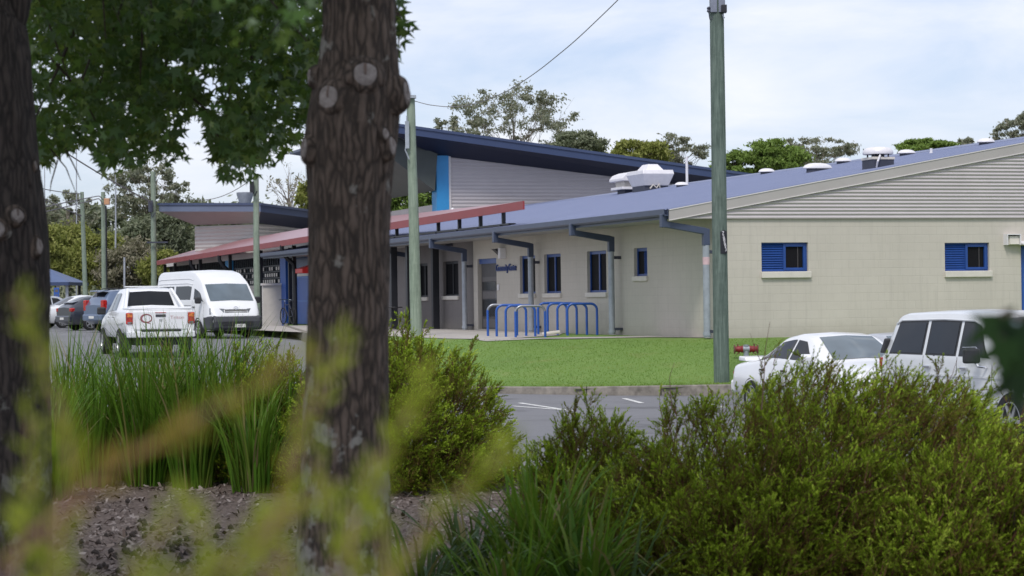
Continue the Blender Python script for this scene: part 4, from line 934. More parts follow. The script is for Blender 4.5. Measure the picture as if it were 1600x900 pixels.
def make_van(name, label, pm, loc, rz):
    t = thing(name, label, 'van', loc, rz)
    L = Loft([(-2.70, .40, .80, .62, .90, 1.22, .88, 1.95, .74), (-2.62, .34, .86, .62, .93, 1.25, .91, 2.16, .78), (-2.3, .30, .88, .62, .94, 1.26, .92, 2.26, .80), (.55, .30, .88, .62, .94, 1.26, .92, 2.28, .80), (1.05, .30, .88, .62, .94, 1.25, .92, 2.20, .81),
              (1.50, .30, .88, .62, .94, 1.23, .92, 1.98, .82), (1.72, .30, .88, .62, .94, 1.21, .92, 1.82, .85), (2.30, .30, .87, .62, .93, 1.14, .90, 1.22, .89), (2.55, .32, .84, .60, .90, .92, .84, 1.00, .74), (2.66, .36, .80, .58, .86, .76, .78, .82, .70), (2.70, .42, .7, .55, .76, .70, .7, .72, .62)], .05, .03)
    L.body(90).build('body', pm, t, smooth=True)
    k = MB(); L.screen(k, 1.74, 2.29, .985, .97, .01); k.build('windscreen', M_windscreen, t, smooth=True)
    for sg in (1, -1):
        k = MB(); L.side(k, sg, 1.12, 2.02, 1.12, 1.70, .03, .50, .006); k.build('side_window', M_carglass, t, smooth=True)
        k = MB(); L.side(k, sg, -.62, .80, -.66, .84, .0, .52, .006); k.build('side_window', M_carglass, t, smooth=True)
        k = MB(); L.side(k, sg, -2.35, -.85, -2.35, -.85, .0, .52, .006); k.build('side_window', M_carglass, t, smooth=True)
        k = MB(); k.box(1.82, 1.98, min(sg*.96, sg*1.17), max(sg*.96, sg*1.17), 1.16, 1.38); k.build('mirror', M_blackp, t, bevel=.05)
        k = MB(); k.add([(2.50, sg*.40, .80), (2.60, sg*.40, .98), (2.40, sg*.86, 1.02), (2.40, sg*.875, .78), (2.67, sg*.42, .80), (2.60, sg*.44, .97), (2.47, sg*.885, 1.0), (2.545, sg*.90, .80)], [(4, 5, 6, 7), (0, 4, 7, 3), (1, 2, 6, 5), (3, 7, 6, 2), (0, 1, 5, 4)]); k.build('headlight', M_lampc, t, bevel=.015)
    for z0, z1, m in ((.86, .875, M_blackp), (.895, .935, M_chrome), (.945, .96, M_blackp)): box_part(t, 'grille_bar', m, 2.55, 2.695-(z1-.8)*.45, -.40, .40, z0, z1, .004)
    k = MB(); 
    for rx, ry in ((.075, .05), (.032, .05)):
        pts = [(2.655+0.0*i, math.cos(2*math.pi*i/20)*rx, 1.0+math.sin(2*math.pi*i/20)*ry) for i in range(21)]; k.tube([(x-(z-.93)*.35, y, z) for x, y, z in pts], .009, 6, False)
    k.build('badge', M_chrome, t)
    k = MB(); k.prism([(2.30, .26), (2.66, .26), (2.78, .34), (2.79, .56), (2.74, .70), (2.66, .76), (2.3, .76)], lambda x, z: (x, -.82, z), lambda x, z: (x, .82, z)); k.build('front_bumper', M_bumper, t, bevel=.04)
    for sg in (1, -1): k = MB(); k.box(1.98, 2.66, min(sg*.80, sg*.93), max(sg*.80, sg*.93), .28, .74); k.build('bumper_corner', M_bumper, t, bevel=.05)
    box_part(t, 'air_intake', M_blackp, 2.78, 2.796, -.55, .55, .42, .56, .004)
    k = MB(); k.box(2.79, 2.805, -.10, .27, .36, .47); pl = k.build('number_plate', M_plate, t)
    text_obj('plate_lettering', 'A87', .095, M_text_dark, pl, (2.807, .08, .415), (0, 1, 0), (0, 0, 1), 1.1, .001)
    arches(L, t, (-1.05, 1.52), .39); wheels(t, (-1.05, 1.52), .92, .325, .2, 6)
    seam(L, t, (1.0, 2.04), .45); strip_side(L, t, 'door_rail', M_blackp, -2.4, .9, 1.1, .014, .004)
    box_part(t, 'door_handle', M_blackp, 1.08, 1.24, .925, .965, 1.03, 1.07, .01, True); box_part(t, 'wiper', M_blackp, 2.24, 2.29, -.7, .3, 1.235, 1.25, .003)
    for x in (.4, -.4, -1.2, -2.0):
        pass
    k = MB()
    for sg in (1, -1):
        for tt in (.62, .80):
            pts = []
            for x in np.linspace(-2.45, .95, 12): h = L.half(x); p = h[9]+(h[10]-h[9])*tt; pts.append((x, sg*(p[0]+.004), p[1]))
            k.tube(pts, .014, 6)
    k.build('roof_swage', pm, t)
    return t, L

def make_pickup(name, label, pm, loc, rz):
    t = thing(name, label, 'pickup truck', loc, rz)
    L = Loft([(-2.48, .62, .80, .78, .85, 1.14, .83, 1.17, .78), (-2.42, .56, .84, .76, .885, 1.16, .86, 1.21, .80), (-1.25, .52, .86, .76, .90, 1.16, .87, 1.23, .80), (-1.02, .50, .86, .74, .90, 1.14, .87, 1.25, .78),
              (-.72, .48, .86, .74, .90, 1.13, .87, 1.68, .62), (-.35, .48, .86, .74, .90, 1.12, .87, 1.765, .61), (.45, .48, .86, .74, .90, 1.10, .87, 1.75, .60), (.72, .48, .86, .74, .90, 1.09, .87, 1.66, .62), (1.42, .48, .86, .74, .90, 1.06, .86, 1.13, .74), (2.15, .50, .84, .72, .88, .96, .82, 1.02, .70), (2.46, .56, .7, .68, .78, .82, .7, .86, .6)], .05, .03)
    L.body(80).build('body', pm, t, smooth=True)
    k = MB(); L.screen(k, -1.0, -.73, .90, .95); k.build('rear_window', M_carglass, t, smooth=True)
    k = MB(); L.screen(k, .74, 1.38, .95, .93); k.build('windscreen', M_windscreen, t, smooth=True)
    for sg in (1, -1):
        for (a, b, c, d) in ((.22, 1.2, .22, .62), (-.62, .12, -.50, .12)):
            k = MB(); L.side(k, sg, a, b, c, d, .06, .92); k.build('side_window', M_carglass, t, smooth=True)
        k = MB(); k.prism([(-1.70, 1.20), (-1.45, 1.20), (-.70, 1.70), (-.62, 1.76), (-.80, 1.76)], lambda x, z: (x, sg*(.80 if z < 1.3 else .60), z), lambda x, z: (x, sg*(.72 if z < 1.3 else .53), z)); k.build('sports_bar', pm, t, bevel=.02)
        k = MB(); k.box(.88, 1.0, min(sg*.90, sg*1.13), max(sg*.90, sg*1.13), 1.08, 1.28); k.build('mirror', M_blackp, t, bevel=.04)
        k = MB(); ys = sorted((sg*.70, sg*.87)); k.box(-2.505, -2.40, *ys, .84, 1.13); tl = k.build('tail_light', M_lampr, t, bevel=.02)
        k = MB(); k.box(-2.512, -2.42, ys[0]+.02, ys[1]-.02, 1.02, 1.11); k.build('indicator', M_lampo, tl)
        k = MB(); k.box(-2.512, -2.42, ys[0]+.03, ys[1]-.03, .855, .90); k.build('reversing_lamp', M_lampc, tl)
    box_part(t, 'tailgate', pm, -2.515, -2.44, -.69, .69, .70, 1.165, .025)
    box_part(t, 'cargo_cover', pm, -2.46, -1.35, -.80, .80, 1.205, 1.265, .03)
    box_part(t, 'tailgate_handle', M_bumper, -2.53, -2.51, -.13, .13, 1.02, 1.085, .012); box_part(t, 'high_brake_light', M_lampr, -2.528, -2.51, -.14, .14, 1.118, 1.135, .004)
    box_part(t, 'badge', M_chrome, -2.524, -2.514, -.04, .04, .91, .97, .01)
    # round red ring emblem with a tail, and the lettering
    k = MB(); pts = [( -2.524, .36+.135*math.cos(2*math.pi*i/28), .985+.10*math.sin(2*math.pi*i/28)) for i in range(29)]; k.tube(pts, [.030-.016*abs(math.sin(math.pi*i/28)) for i in range(29)], 6, False)
    k.tube([(-2.522, .36, .88), (-2.522, .30, .86), (-2.522, .25, .845)], [.014, .01, .003], 6)
    for v in range(len(k.v)): x, y, z = k.v[v]; k.v[v] = (-2.518+(x+2.522)*.12, y, z)
    k.build('emblem', M_text_red, t)
    text_obj('lettering', 'Triton', .12, mat('lettering_red', (.50, .32, .32), .5), t, (-2.518, -.42, 1.0), (0, -1, 0), (0, 0, 1), 1.15, .002)
    box_part(t, 'rear_bumper', P_white2, -2.62, -2.40, -.86, .86, .50, .66, .03); box_part(t, 'chassis', M_blackp, -2.3, 2.2, -.62, .62, .30, .56, .03); box_part(t, 'mud_flap', M_blackp, -1.98, -1.95, .66, .90, .2, .62, .005, True); box_part(t, 'step', M_blackp, -2.63, -2.45, -.5, .5, .655, .70, .01)
    k = MB(); k.box(-2.626, -2.61, -.19, .19, .53, .64); k.build('number_plate', M_plate, t)
    arches(L, t, (-1.45, 1.5), .44); wheels(t, (-1.45, 1.5), .92, .365, .24, 6); strip_side(L, t, 'arch_flare', pm, -1.95, -.95, .86, .03, .02)
    seam(L, t, (-.68, .16, 1.22), .6); box_part(t, 'roof_rack_bar', pm, -.5, -.44, -.6, .6, 1.79, 1.82, .01)
    for x in (-.56, .28): box_part(t, 'door_handle', M_chrome, x, x+.16, .89, .925, 1.0, 1.035, .01, True)
    return t, L

def make_hatch(name, label, pm, loc, rz, tall=False):
    """hatchback, or with tall a compact off-road wagon"""
    t = thing(name, label, 'car', loc, rz); e = .24 if tall else 0; b = .10 if tall else 0
    L = Loft([(-2.12, .42+b, .66, .62, .78, .86+e*.5, .76, .92+e*.5, .62), (-2.02, .30+b, .76, .60, .85, .95+e*.6, .82, 1.02+e*.6, .66), (-1.86 if not tall else -1.9, .24+b, .78, .58, .87, .97+e*.6, .83, 1.13+e, .64), (-1.25 if not tall else -1.66, .22+b, .78, .58, .88, .97+e*.6, .84, 1.38+e, .58), (-.5, .2+b, .78, .58, .88, .95+e*.6, .84, 1.44+e, .58), (.25, .2+b, .78, .58, .88, .93+e*.6, .84, 1.41+e, .58), (1.05, .2+b, .78, .58, .88, .91+e*.6, .83, .98+e*.6, .7), (1.8, .22+b, .76, .56, .85, .80+e*.6, .79, .85+e*.6, .66), (2.1, .32+b, .6, .52, .7, .64+e*.5, .66, .68+e*.5, .55)], .07)
    L.body(70).build('body', pm, t, smooth=True)
    k = MB(); L.screen(k, (-1.84 if not tall else -1.88), (-1.28 if not tall else -1.69), .93, .95); k.build('rear_window', M_carglass, t, smooth=True)
    k = MB(); L.screen(k, .28, 1.0, .95, .93); k.build('windscreen', M_windscreen, t, smooth=True)
    for sg in (1, -1):
        for (a, b_, c, d) in ((.0, .85, .0, .18), (-.78, -.08, -.74, -.08), (-1.55, -.86, -1.3, -.82)):
            k = MB(); L.side(k, sg, a, b_, c, d, .12, .88); k.build('side_window', M_carglass, t, smooth=True)
        k = MB(); k.box(-2.13, -1.93, min(sg*.62, sg*.83), max(sg*.62, sg*.83), .78+e*.3, .94+e*(1.4 if tall else 0)); k.build('tail_light', M_lampr, t, bevel=.03)
        k = MB(); k.box(.75, .87, min(sg*.86, sg*1.02), max(sg*.86, sg*1.02), .98+e*.6, 1.1+e*.6); k.build('mirror', pm, t, bevel=.03)
        if tall:
            k = MB(); k.tube([(-1.5, sg*.55, 1.67), (-1.4, sg*.55, 1.72), (.0, sg*.55, 1.74), (.1, sg*.55, 1.70)], .02, 6); k.build('roof_rail', M_blackp, t)
    arches(L, t, (-1.28, 1.3), .37+b*.4); wheels(t, (-1.28, 1.3), .88, .31+b*.4, .2, 5 if not tall else 6)
    seam(L, t, (.9, -.04, -.84), .36); box_part(t, 'rear_bumper', pm, -2.2, -1.98, -.78, .78, .36+b, .62+b, .05)
    k = MB(); k.prism([(-1.95 if not tall else -1.98, 1.37+e if tall else 1.12), (-1.7, 1.40+e if tall else 1.19), (-1.7, 1.43+e if tall else 1.22), (-1.96, 1.41+e if tall else 1.17)], lambda x, z: (x, -.56, z), lambda x, z: (x, .56, z)); k.build('spoiler', pm, t, bevel=.01)
    k = MB(); k.box(-2.215, -2.2, -.2, .2, .45+b, .55+b); k.build('number_plate', M_plate, t)
    return t, L

def place(local, world, rz):
    """where the thing stands if its local point shall be at a world point (x, y); sits on the road"""
    c, s = math.cos(rz), math.sin(rz); x = world[0]-(c*local[0]-s*local[1]); y = world[1]-(s*local[0]+c*local[1]); return (x, y, road_z(x, y))
A_IN = ANG - R(90)      # nose towards us
A_OUT = ANG + R(90)     # nose away
p = at(1281, 575, 35.8); S_, _ = make_sedan('sedan', 'white sedan with a boot spoiler parked facing us beside the boxy four wheel drive', P_white, place((1.15, -.84), p, A_IN), A_IN, None, True); S_.scale = (1, 1, .965)
p = at(1374, 545, 32.9); make_wagon4wd('four_wheel_drive', 'boxy white four wheel drive with tinted windows at the right edge', P_white2, place((-2.36, -.84), p, A_IN), A_IN)
p = at(1400, 520, 42.5); S_, _ = make_sedan('sedan', 'silver sedan whose roof just shows behind the white sedan', P_silver, place((-.1, 0), p, A_IN), A_IN); S_.scale = (1, 1, .88)
p = at(197, 540, 56.5); make_pickup('pickup_truck', 'white pickup truck with red ring emblem on its tailgate behind the strappy grass', P_white, place((-2.5, .88), p, A_OUT), A_OUT)
p = at(371, 500, 74.6); make_van('passenger_van', 'white high roofed van facing us beside the red walkway roof', P_white, place((2.75, 0), p, R(-61)), R(-61))
a_ = R(33)
p = at(98.5, 503, 100); make_sedan('sedan', 'white sedan parked farthest left beyond the big trunk', P_white, place((-1.38, -.9), p, a_), a_)
p = at(142, 507, 93); make_hatch('hatchback', 'dark navy hatchback with silver wheels parked between white cars', P_dark, place((-1.28, -.88), p, a_), a_)
p = at(124, 470, 97.5); make_hatch('hatchback', 'white hatchback mostly hidden behind the dark navy hatchback', P_white, place((-1.7, -.3), p, a_), a_)
p = at(165, 500, 87.5); make_hatch('compact_suv', 'blue grey wagon with roof rails parked left of the white pickup', P_blue, place((-2.0, -.80), p, R(38)), R(38), True)
p = at(73, 480, 106); make_sedan('sedan', 'pale sedan half hidden behind the left trunk and farthest white sedan', P_silver, place((0, 0), p, R(33)), R(33))
# ------------------------------------------------------------------ plants
def unit(a): return a/np.maximum(np.linalg.norm(a, axis=-1, keepdims=True), 1e-9)
def rand_dirs(n): return unit(rng.normal(size=(n, 3)))
def rhombs(C, d, s): return np.stack([C-d, C+s, C+d, C-s], 1)
L_gum = leaf_mat('gum_leaf', [(.16, .18, .13), (.23, .245, .18), (.31, .325, .245), (.26, .235, .185)], None, .55, .3)  # these far-tree leaf colours are paled in place of haze
L_gumdark = leaf_mat('gum_leaf_dark', [(.11, .135, .085), (.17, .19, .12), (.23, .25, .17)], None, .55, .2)
L_lush = leaf_mat('lush_leaf', [(.11, .18, .035), (.17, .26, .055), (.23, .32, .085), (.13, .20, .046)], None, .5, .3)
L_wattle = leaf_mat('wattle_leaf', [(.17, .20, .045), (.24, .265, .07), (.31, .32, .10), (.20, .21, .06)], None, .55, .3)
L_grey = leaf_mat('grey_leaf', [(.16, .15, .10), (.24, .225, .16), (.31, .285, .21), (.18, .155, .11)], None, .6, .25)
def far_tree(name, label, px, py, Y, wpx, hpx, lm, nclump, per, leaf, zbase=0, group=None, bark=None, squash=.8, cl=.16, cat='tree', bare=.0):
    """px,py: crown centre; wpx,hpx crown size in the photograph at distance Y"""
    c = at(px, py, Y); rw = wpx*Y/FPX/2; rh = hpx*Y/FPX/2; base = Vector((c.x+rw*.1, Y+rng.uniform(-1, 1), zbase-.3))
    t = thing(name, label, cat, base, 0, group)
    cc = np.array(c-base)
    u = rand_dirs(nclump)*(rng.uniform(.25, 1, (nclump, 1))**.45); P = cc + u*np.array([rw, rw*.75, rh])
    mb = MB(); fork = Vector((0, 0, max(.6, (cc[2]-rh)*.75))); th = max(.12, rh*.035)
    mb.tube([(0, 0, 0), (fork.x*.5+.05*rw, 0, fork.z*.5), fork, Vector(cc)*.6+fork*.4, Vector(cc)+Vector((0, 0, rh*.55))], [th*1.2, th, th*.85, th*.6, th*.15], 8)
    for i in range(min(nclump, 46)):
        p = Vector(P[i]); s = fork.lerp(Vector(cc), rng.uniform(.0, .9)); m = s.lerp(p, .5)+Vector((0, 0, rh*.10*(1 if p.z > s.z else -.2)))
        mb.tube([s, m, p], [th*.30, th*.16, th*.05], 5)
        for q in range(3 if bare else 1):
            e = p+Vector(rng.normal(0, rh*.13, 3)); mb.tube([m.lerp(p, .5), e], [th*.11, th*.035], 4)
    mb.build('trunk', bark or M_gumbark, t, smooth=True)
    n = nclump*per; ci = np.repeat(np.arange(nclump), per); cs = rng.uniform(.55, 1.3, nclump)[ci][:, None]
    C = P[ci] + rng.normal(size=(n, 3))*np.array([rw, rw, rh*squash])*cl*cs
    d = rand_dirs(n); d[:, 2] -= .5; d = unit(d)*leaf*rng.uniform(.6, 1.3, (n, 1)); s = unit(np.cross(d, rng.normal(size=(n, 3))))*leaf*rng.uniform(.25, .5, (n, 1))
    poly_obj('crown', rhombs(C, d, s), 4, lm, t); return t
far_tree('gum_tree', 'tall open gum tree rising behind the navy wing roof', 800, 205, 175, 215, 165, L_gum, 170, 70, .15, cl=.05, bare=1)
far_tree('gum_tree', 'small sparse gum at the left end of the navy wing roof skyline', 700, 205, 180, 60, 50, L_gum, 24, 40, .20, cl=.10)
far_tree('bushy_tree', 'brownish dense tree behind the navy roof right of the tall gum', 905, 225, 170, 80, 40, L_gumdark, 34, 260, .17, cl=.15)
far_tree('bushy_tree', 'olive bushy tree peeping over the navy roof left of the white vent pipe', 1000, 238, 165, 95, 48, L_wattle, 40, 260, .17, cl=.14)
far_tree('gum_tree', 'pale thin gum beside the white vent pipe on the roof', 1060, 235, 180, 100, 55, L_gum, 50, 76, .15, cl=.075)
far_tree('bushy_tree', 'green tree showing just behind the dark green power pole', 1146, 256, 150, 62, 40, L_lush, 30, 260, .16, cl=.15)
far_tree('bushy_tree', 'round bright green tree right of the dark green power pole', 1212, 246, 150, 96, 54, L_lush, 56, 330, .15, cl=.13)
far_tree('gum_tree', 'grey green gum behind the round bright green tree', 1275, 240, 185, 130, 60, L_gum, 74, 80, .15, cl=.075)
far_tree('bushy_tree', 'low domed bright tree behind the roof ridge by the mushroom vent', 1448, 232, 160, 84, 30, L_lush, 44, 300, .15, cl=.14)
far_tree('gum_tree', 'gum tree cut off by the right edge above the roof ridge', 1596, 205, 170, 90, 62, L_gum, 60, 80, .15, cl=.075)
far_tree('gum_tree', 'small gum top on the skyline between domed tree and right gum', 1506, 228, 190, 34, 20, L_gum, 14, 40, .28, cl=.16)
far_tree('leafy_tree', 'fresh green tree in the gap between brown trunk and cyan column', 640, 305, 145, 110, 100, L_lush, 66, 260, .15, cl=.12)
far_tree('bare_tree', 'nearly leafless grey tree left of the big brown trunk', 450, 300, 150, 85, 90, L_grey, 46, 5, .16, cl=.08, bare=1, bark=mat('bare_bark', (.24, .21, .2), .9, .2, 3))
far_tree('leafy_tree', 'small green tree beside the leafless tree over the far roof', 478, 310, 140, 36, 50, L_wattle, 20, 60, .2, cl=.14)
far_tree('gum_tree', 'large gum with drooping clumps behind the far wing roofed building', 232, 300, 165, 130, 110, L_gum, 110, 80, .15, cl=.06, bare=1)
far_tree('bushy_tree', 'dark green mass of tree left of the far corrugated building', 250, 375, 150, 110, 110, L_gumdark, 80, 230, .17, cl=.12)
far_tree('gum_tree', 'airy gum left of the pole with the orange box', 104, 335, 190, 90, 80, L_gum, 70, 80, .16, cl=.07)
for i, (px, py, w, h, lm, lb) in enumerate(((100, 395, 100, 100, L_wattle, 'yellow green wattle tree beside the brown left trunk'), (150, 405, 95, 90, L_wattle, 'yellow green wattle tree between the two pale poles'),
        (205, 420, 110, 80, L_grey, 'dry greyish scrub tree behind the white pickup'), (255, 425, 70, 60, L_wattle, 'light green scrub at the end of the red walkway'), (66, 400, 70, 90, L_wattle, 'yellow green wattle tree behind the blue shelter'))):
    far_tree('wattle_tree', lb, px, py, 140-3*i, w, h, lm, 54, 300, .13, cl=.14, group='scrub trees behind the car park')
for i, (px, w) in enumerate(((30, 150), (150, 150), (270, 150), (400, 170))):
    far_tree('distant_tree', ('far dark tree on the horizon behind the left trunk', 'far blue green tree line crown above the wattles', 'far tree crown behind the drooping gum', 'far tree crown hidden behind the far building')[i], px, 360+6*(i % 2), 260+10*i, w, 95, L_gumdark, 50, 90, .5, cl=.14)
for k in range(16):
    pass
# understorey behind the car park, one mass
n = 9000; x = rng.uniform(-46, -14, n); y = rng.uniform(124, 132, n); z = rng.uniform(-.2, 1.0, n)*rng.uniform(.6, 2.1, n)
d = rand_dirs(n)*.22; s = unit(np.cross(d, rng.normal(size=(n, 3))))*.1
o = poly_obj('undergrowth', rhombs(np.stack([x, y, z], 1), d, s), 4, L_gumdark); o['kind'] = 'stuff'

# ---- the two trees in the foreground
L_maple = leaf_mat('maple_leaf', [(.035, .09, .024), (.06, .14, .034), (.11, .22, .06), (.06, .125, .05), (.22, .32, .07)], None, .3, .48, .6, .5)
STAR = []
for i in range(5):
    a = R(90+(i-2)*56); r_ = (.62, .92, 1.0, .92, .62)[i]; STAR.append((r_*math.cos(a), r_*math.sin(a)))
    if i < 4: a2 = R(90+(i-1.5)*56); STAR.append((.36*math.cos(a2), .36*math.sin(a2)))
STAR += [(.10, -.12), (-.10, -.12)][::-1] if False else [(-.12, -.14)]
STAR = np.array([(x, y, -.6*abs(x)**1.4-.25*y*y) for x, y in STAR]); STAR = STAR[::1]
def star_leaves(C, size, droop=.9):
    n = len(C); tip = rng.normal(size=(n, 3)); tip[:, 2] -= droop*1.3; tip = unit(tip); nr = rng.normal(size=(n, 3)); nr[:, 2] += .8
    nr = unit(nr - tip*np.sum(nr*tip, 1, keepdims=True)); sd = np.cross(tip, nr); sz = size*rng.uniform(.6, 1.15, (n, 1))
    return np.stack([C + (sd*STAR[k, 0] + tip*STAR[k, 1] + nr*STAR[k, 2])*sz for k in range(len(STAR))], 1)
def trunk_mesh(path, seg=110, rows=190, amp=.045, seed=0):
    """path: (world point, radius); bark ridges are real relief"""
    P = np.array([list(p) for p, r in path]); Rr = np.array([r for p, r in path]); L = np.concatenate([[0], np.cumsum(np.linalg.norm(np.diff(P, axis=0), axis=1))])
    mb = MB(); u = np.linspace(0, L[-1], rows)
    def sm(a): 
        b = np.interp(u, L, a); k = np.ones(9)/9; return np.convolve(np.pad(b, 4, 'edge'), k, 'valid')
    X, Y, Z, RR = sm(P[:, 0]), sm(P[:, 1]), sm(P[:, 2]), sm(Rr)
    for j in range(rows):
        for i in range(seg):
            a = 2*math.pi*i/seg; cx, cy = math.cos(a), math.sin(a)
            f = mnoise.noise(Vector((cx*13, cy*13, Z[j]*4.2+seed+.6*mnoise.noise(Vector((cx*3, cy*3, Z[j]*4)))))); g = mnoise.noise(Vector((cx*2.2, cy*2.2, Z[j]*1.7+seed))); h = mnoise.noise(Vector((cx*18, cy*18, Z[j]*9+seed)))
            r = RR[j]*(1 - amp*1.3*(abs(f)) + amp*.9*g + amp*.45*h + amp*.6)
            mb.v.append((X[j]+cx*r, Y[j]+cy*r, Z[j]))
    for j in range(rows-1):
        for i in range(seg): mb.f.append((j*seg+i, j*seg+(i+1) % seg, (j+1)*seg+(i+1) % seg, (j+1)*seg+i))
    return mb
t = NT('scar_wood'); v = t.coord((1, 1, 1)); n = t.noise(v, 40, 5, .7); M_scar = t.done(t.bsdf(t.ramp(n, [(.3, (.15, .13, .12)), (.7, (.33, .30, .285))]), .85, t.bump(n, .5, .01)))
M_crack = mat('scar_crack', (.13, .095, .08), .9, .3, 30)
def scar(tree, off, px, py, rpx, cx, rad, Y, flat=1.0, out=.030, up=.10):
    s = FPX/Y; r = rpx/s; dx = max(-.98, min(.98, (px-cx)/s/rad)); n = Vector((dx, -math.sqrt(1-dx*dx), up)).normalized()
    axis = at(cx, py, Y); p = axis + Vector((dx, -math.sqrt(1-dx*dx), 0))*rad*.97
    q = n.to_track_quat('Z', 'Y'); T = Matrix.Translation(p) @ q.to_matrix().to_4x4() @ Matrix.Diagonal((flat, 1, 1, 1))
    k = MB(); k.lathe([(r*2.1, -.04), (r*1.75, -.006), (r*1.45, out*.55), (r*1.2, out*.95), (r*1.03, out*1.05), (r*.95, out*.92), (r*.9, out*.6)], 28, T)
    for i, v in enumerate(k.v): k.v[i] = tuple(Vector(v) + Vector(v).normalized()*mnoise.noise(Vector(v)*28)*.010)
    so = k.build('branch_scar', M_bark, tree, off, smooth=True)
    k = MB(); k.lathe([(r*.98, out*.5), (r*.97, out*.9), (r*.72, out*1.15), (r*.35, out*1.12), (.001, out*1.05)], 24, T)
    for i, v in enumerate(k.v): k.v[i] = tuple(Vector(v) + n*mnoise.noise(Vector(v)*60)*.004)
    k.build('cut_face', M_scar, so, off, smooth=True)
    k = MB(); k.add([T @ Vector(a) for a in ((-.16*r, .85*r, out*1.16), (.14*r, .85*r, out*1.16), (.07*r, -.05*r, out*1.17), (-.10*r, -.1*r, out*1.17))], [(0, 1, 2, 3)]); k.build('crack', M_crack, so, off)
def ellip(n, c, r): return np.array(c)+rand_dirs(n)*(rng.uniform(0, 1, (n, 1))**(1/2.4))*np.array(r)

ZT = 8.0; sT = FPX/ZT
MO = Vector(at(545, 900, ZT)); MO.z = garden_z(MO.x, MO.y)
MT = thing('foreground_tree', 'big brown barked tree in front with pale cut branch scars', 'tree', MO)
path = [(Vector((MO.x-.01, MO.y, MO.z-.1)), .30), (Vector((MO.x, MO.y, MO.z+.06)), .225)]
prof = [(900, 536, 74), (800, 538, 69.5), (700, 539, 66.5), (600, 542, 64.5), (500, 544, 63), (400, 545, 62), (330, 546, 62), (280, 546.5, 63.5), (240, 546, 68), (200, 549, 71), (150, 556, 69), (110, 559, 63), (60, 561, 58), (0, 561, 56.5), (-150, 562, 55), (-300, 566, 53), (-450, 572, 50)]
path += [(at(x, y, ZT), r/sT) for y, x, r in prof]
top = path[-1][0]
trunk = trunk_mesh(path, 120, 230, .05).build('trunk', M_bark, MT, MO, smooth=True)
for a in ((521, 157, 18, 1, .020), (574, 123, 19, 1, .020), (488, 236, 17, .62, .03), (606, 232, 15, .6, .03), (622, 150, 20, .7, .04), (496, 122, 13, .6, .03), (601, 214, 9, .8, .02)):
    cx = np.interp(a[1], [y for y, x, r in prof[::-1]], [x for y, x, r in prof[::-1]]); rr = np.interp(a[1], [y for y, x, r in prof[::-1]], [r for y, x, r in prof[::-1]])/sT
    scar(MT, MO, a[0], a[1], a[2], cx, rr, ZT, a[3], a[4])
def limbs(tree, off, start, ends, r0, name='limb'):
    for e in ends:
        e = Vector(e); m = start.lerp(e, .45)+Vector((0, 0, .12*(e-start).length)); m2 = start.lerp(e, .75)+Vector((rng.normal(0, .08), rng.normal(0, .08), .07*(e-start).length))
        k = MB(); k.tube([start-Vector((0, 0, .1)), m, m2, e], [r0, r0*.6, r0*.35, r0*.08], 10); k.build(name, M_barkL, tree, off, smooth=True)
cen = np.array([-1.5, 7.3, 4.7])
ends = [cen+rand_dirs(1)[0]*np.array([2.2, 2.4, 1.2]) for _ in range(9)]
limbs(MT, MO, top, [e if e[2] > 3.2 else (e[0], e[1], 3.6) for e in ends], .10)
C = ellip(620, cen, (2.6, 3.9, 1.7)); C = C[C[:, 2] > 1.0+.1329*C[:, 1]+.45]; C = np.repeat(C, 26, 0); C = C+rng.normal(0, .17, C.shape)
C = C[C[:, 2] > 1.0+.1329*C[:, 1]+.14]
fr = [np.array(at(x, y, 8.9)) for x, y in ((622, 22), (632, 32), (625, 55), (631, 48), (621, 75), (623, 92), (628, 38), (616, 60), (612, 40), (634, 44), (618, 15), (622, 5))]
C2 = np.repeat(np.array(fr), 3, 0)+rng.normal(0, .022, (36, 3))
k = MB(); k.tube([at(600, -120, 8.9), at(612, -20, 8.9), at(624, 40, 8.9), at(622, 92, 8.9)], [.012, .008, .004, .002], 6); k.tube([at(616, 5, 8.9), at(634, 44, 8.9)], [.004, .002], 5); k.build('twig', M_twig, MT, MO)
cr = poly_obj('crown', np.concatenate([star_leaves(C, .095), star_leaves(C2, .046)]) - np.array(MO), len(STAR), L_maple, MT)

# left tree: forked, mostly out of the frame; its hanging crown fills the top left
ZL = 8.6; sL = FPX/ZL
LO = Vector(at(-12, 900, ZL)); LO.z = garden_z(LO.x, LO.y)
LT = thing('foreground_tree', 'dark forked tree at the left edge with three white pruning scars', 'tree', LO)
profL = [(900, -20, 98), (700, -15, 90), (560, -10, 82), (480, -8, 83), (400, -8, 82.5), (340, -8, 79), (250, -12, 70), (130, -16, 64), (40, -18, 58), (0, -26, 50), (-120, -45, 46), (-300, -70, 40)]
path = [(Vector((LO.x, LO.y, LO.z-.1)), .36), (Vector((LO.x, LO.y, LO.z+.08)), .27)] + [(at(x, y, ZL), r/sL) for y, x, r in profL]
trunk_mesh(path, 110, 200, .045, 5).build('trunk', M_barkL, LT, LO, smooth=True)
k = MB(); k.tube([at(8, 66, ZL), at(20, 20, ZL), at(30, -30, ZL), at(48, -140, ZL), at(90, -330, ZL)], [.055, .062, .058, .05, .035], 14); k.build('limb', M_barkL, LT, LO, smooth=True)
for a in ((11, 362, 14.5, 1.0, .03), (38, 341, 11.5, 1.0, .03), (63, 388, 13, .55, .03), (56, 262, 8, .4, .02)):
    cx = np.interp(a[1], [y for y, x, r in profL[::-1]], [x for y, x, r in profL[::-1]]); rr = np.interp(a[1], [y for y, x, r in profL[::-1]], [r for y, x, r in profL[::-1]])/sL
    scar(LT, LO, a[0], a[1], a[2], cx, rr, ZL, a[3], a[4])
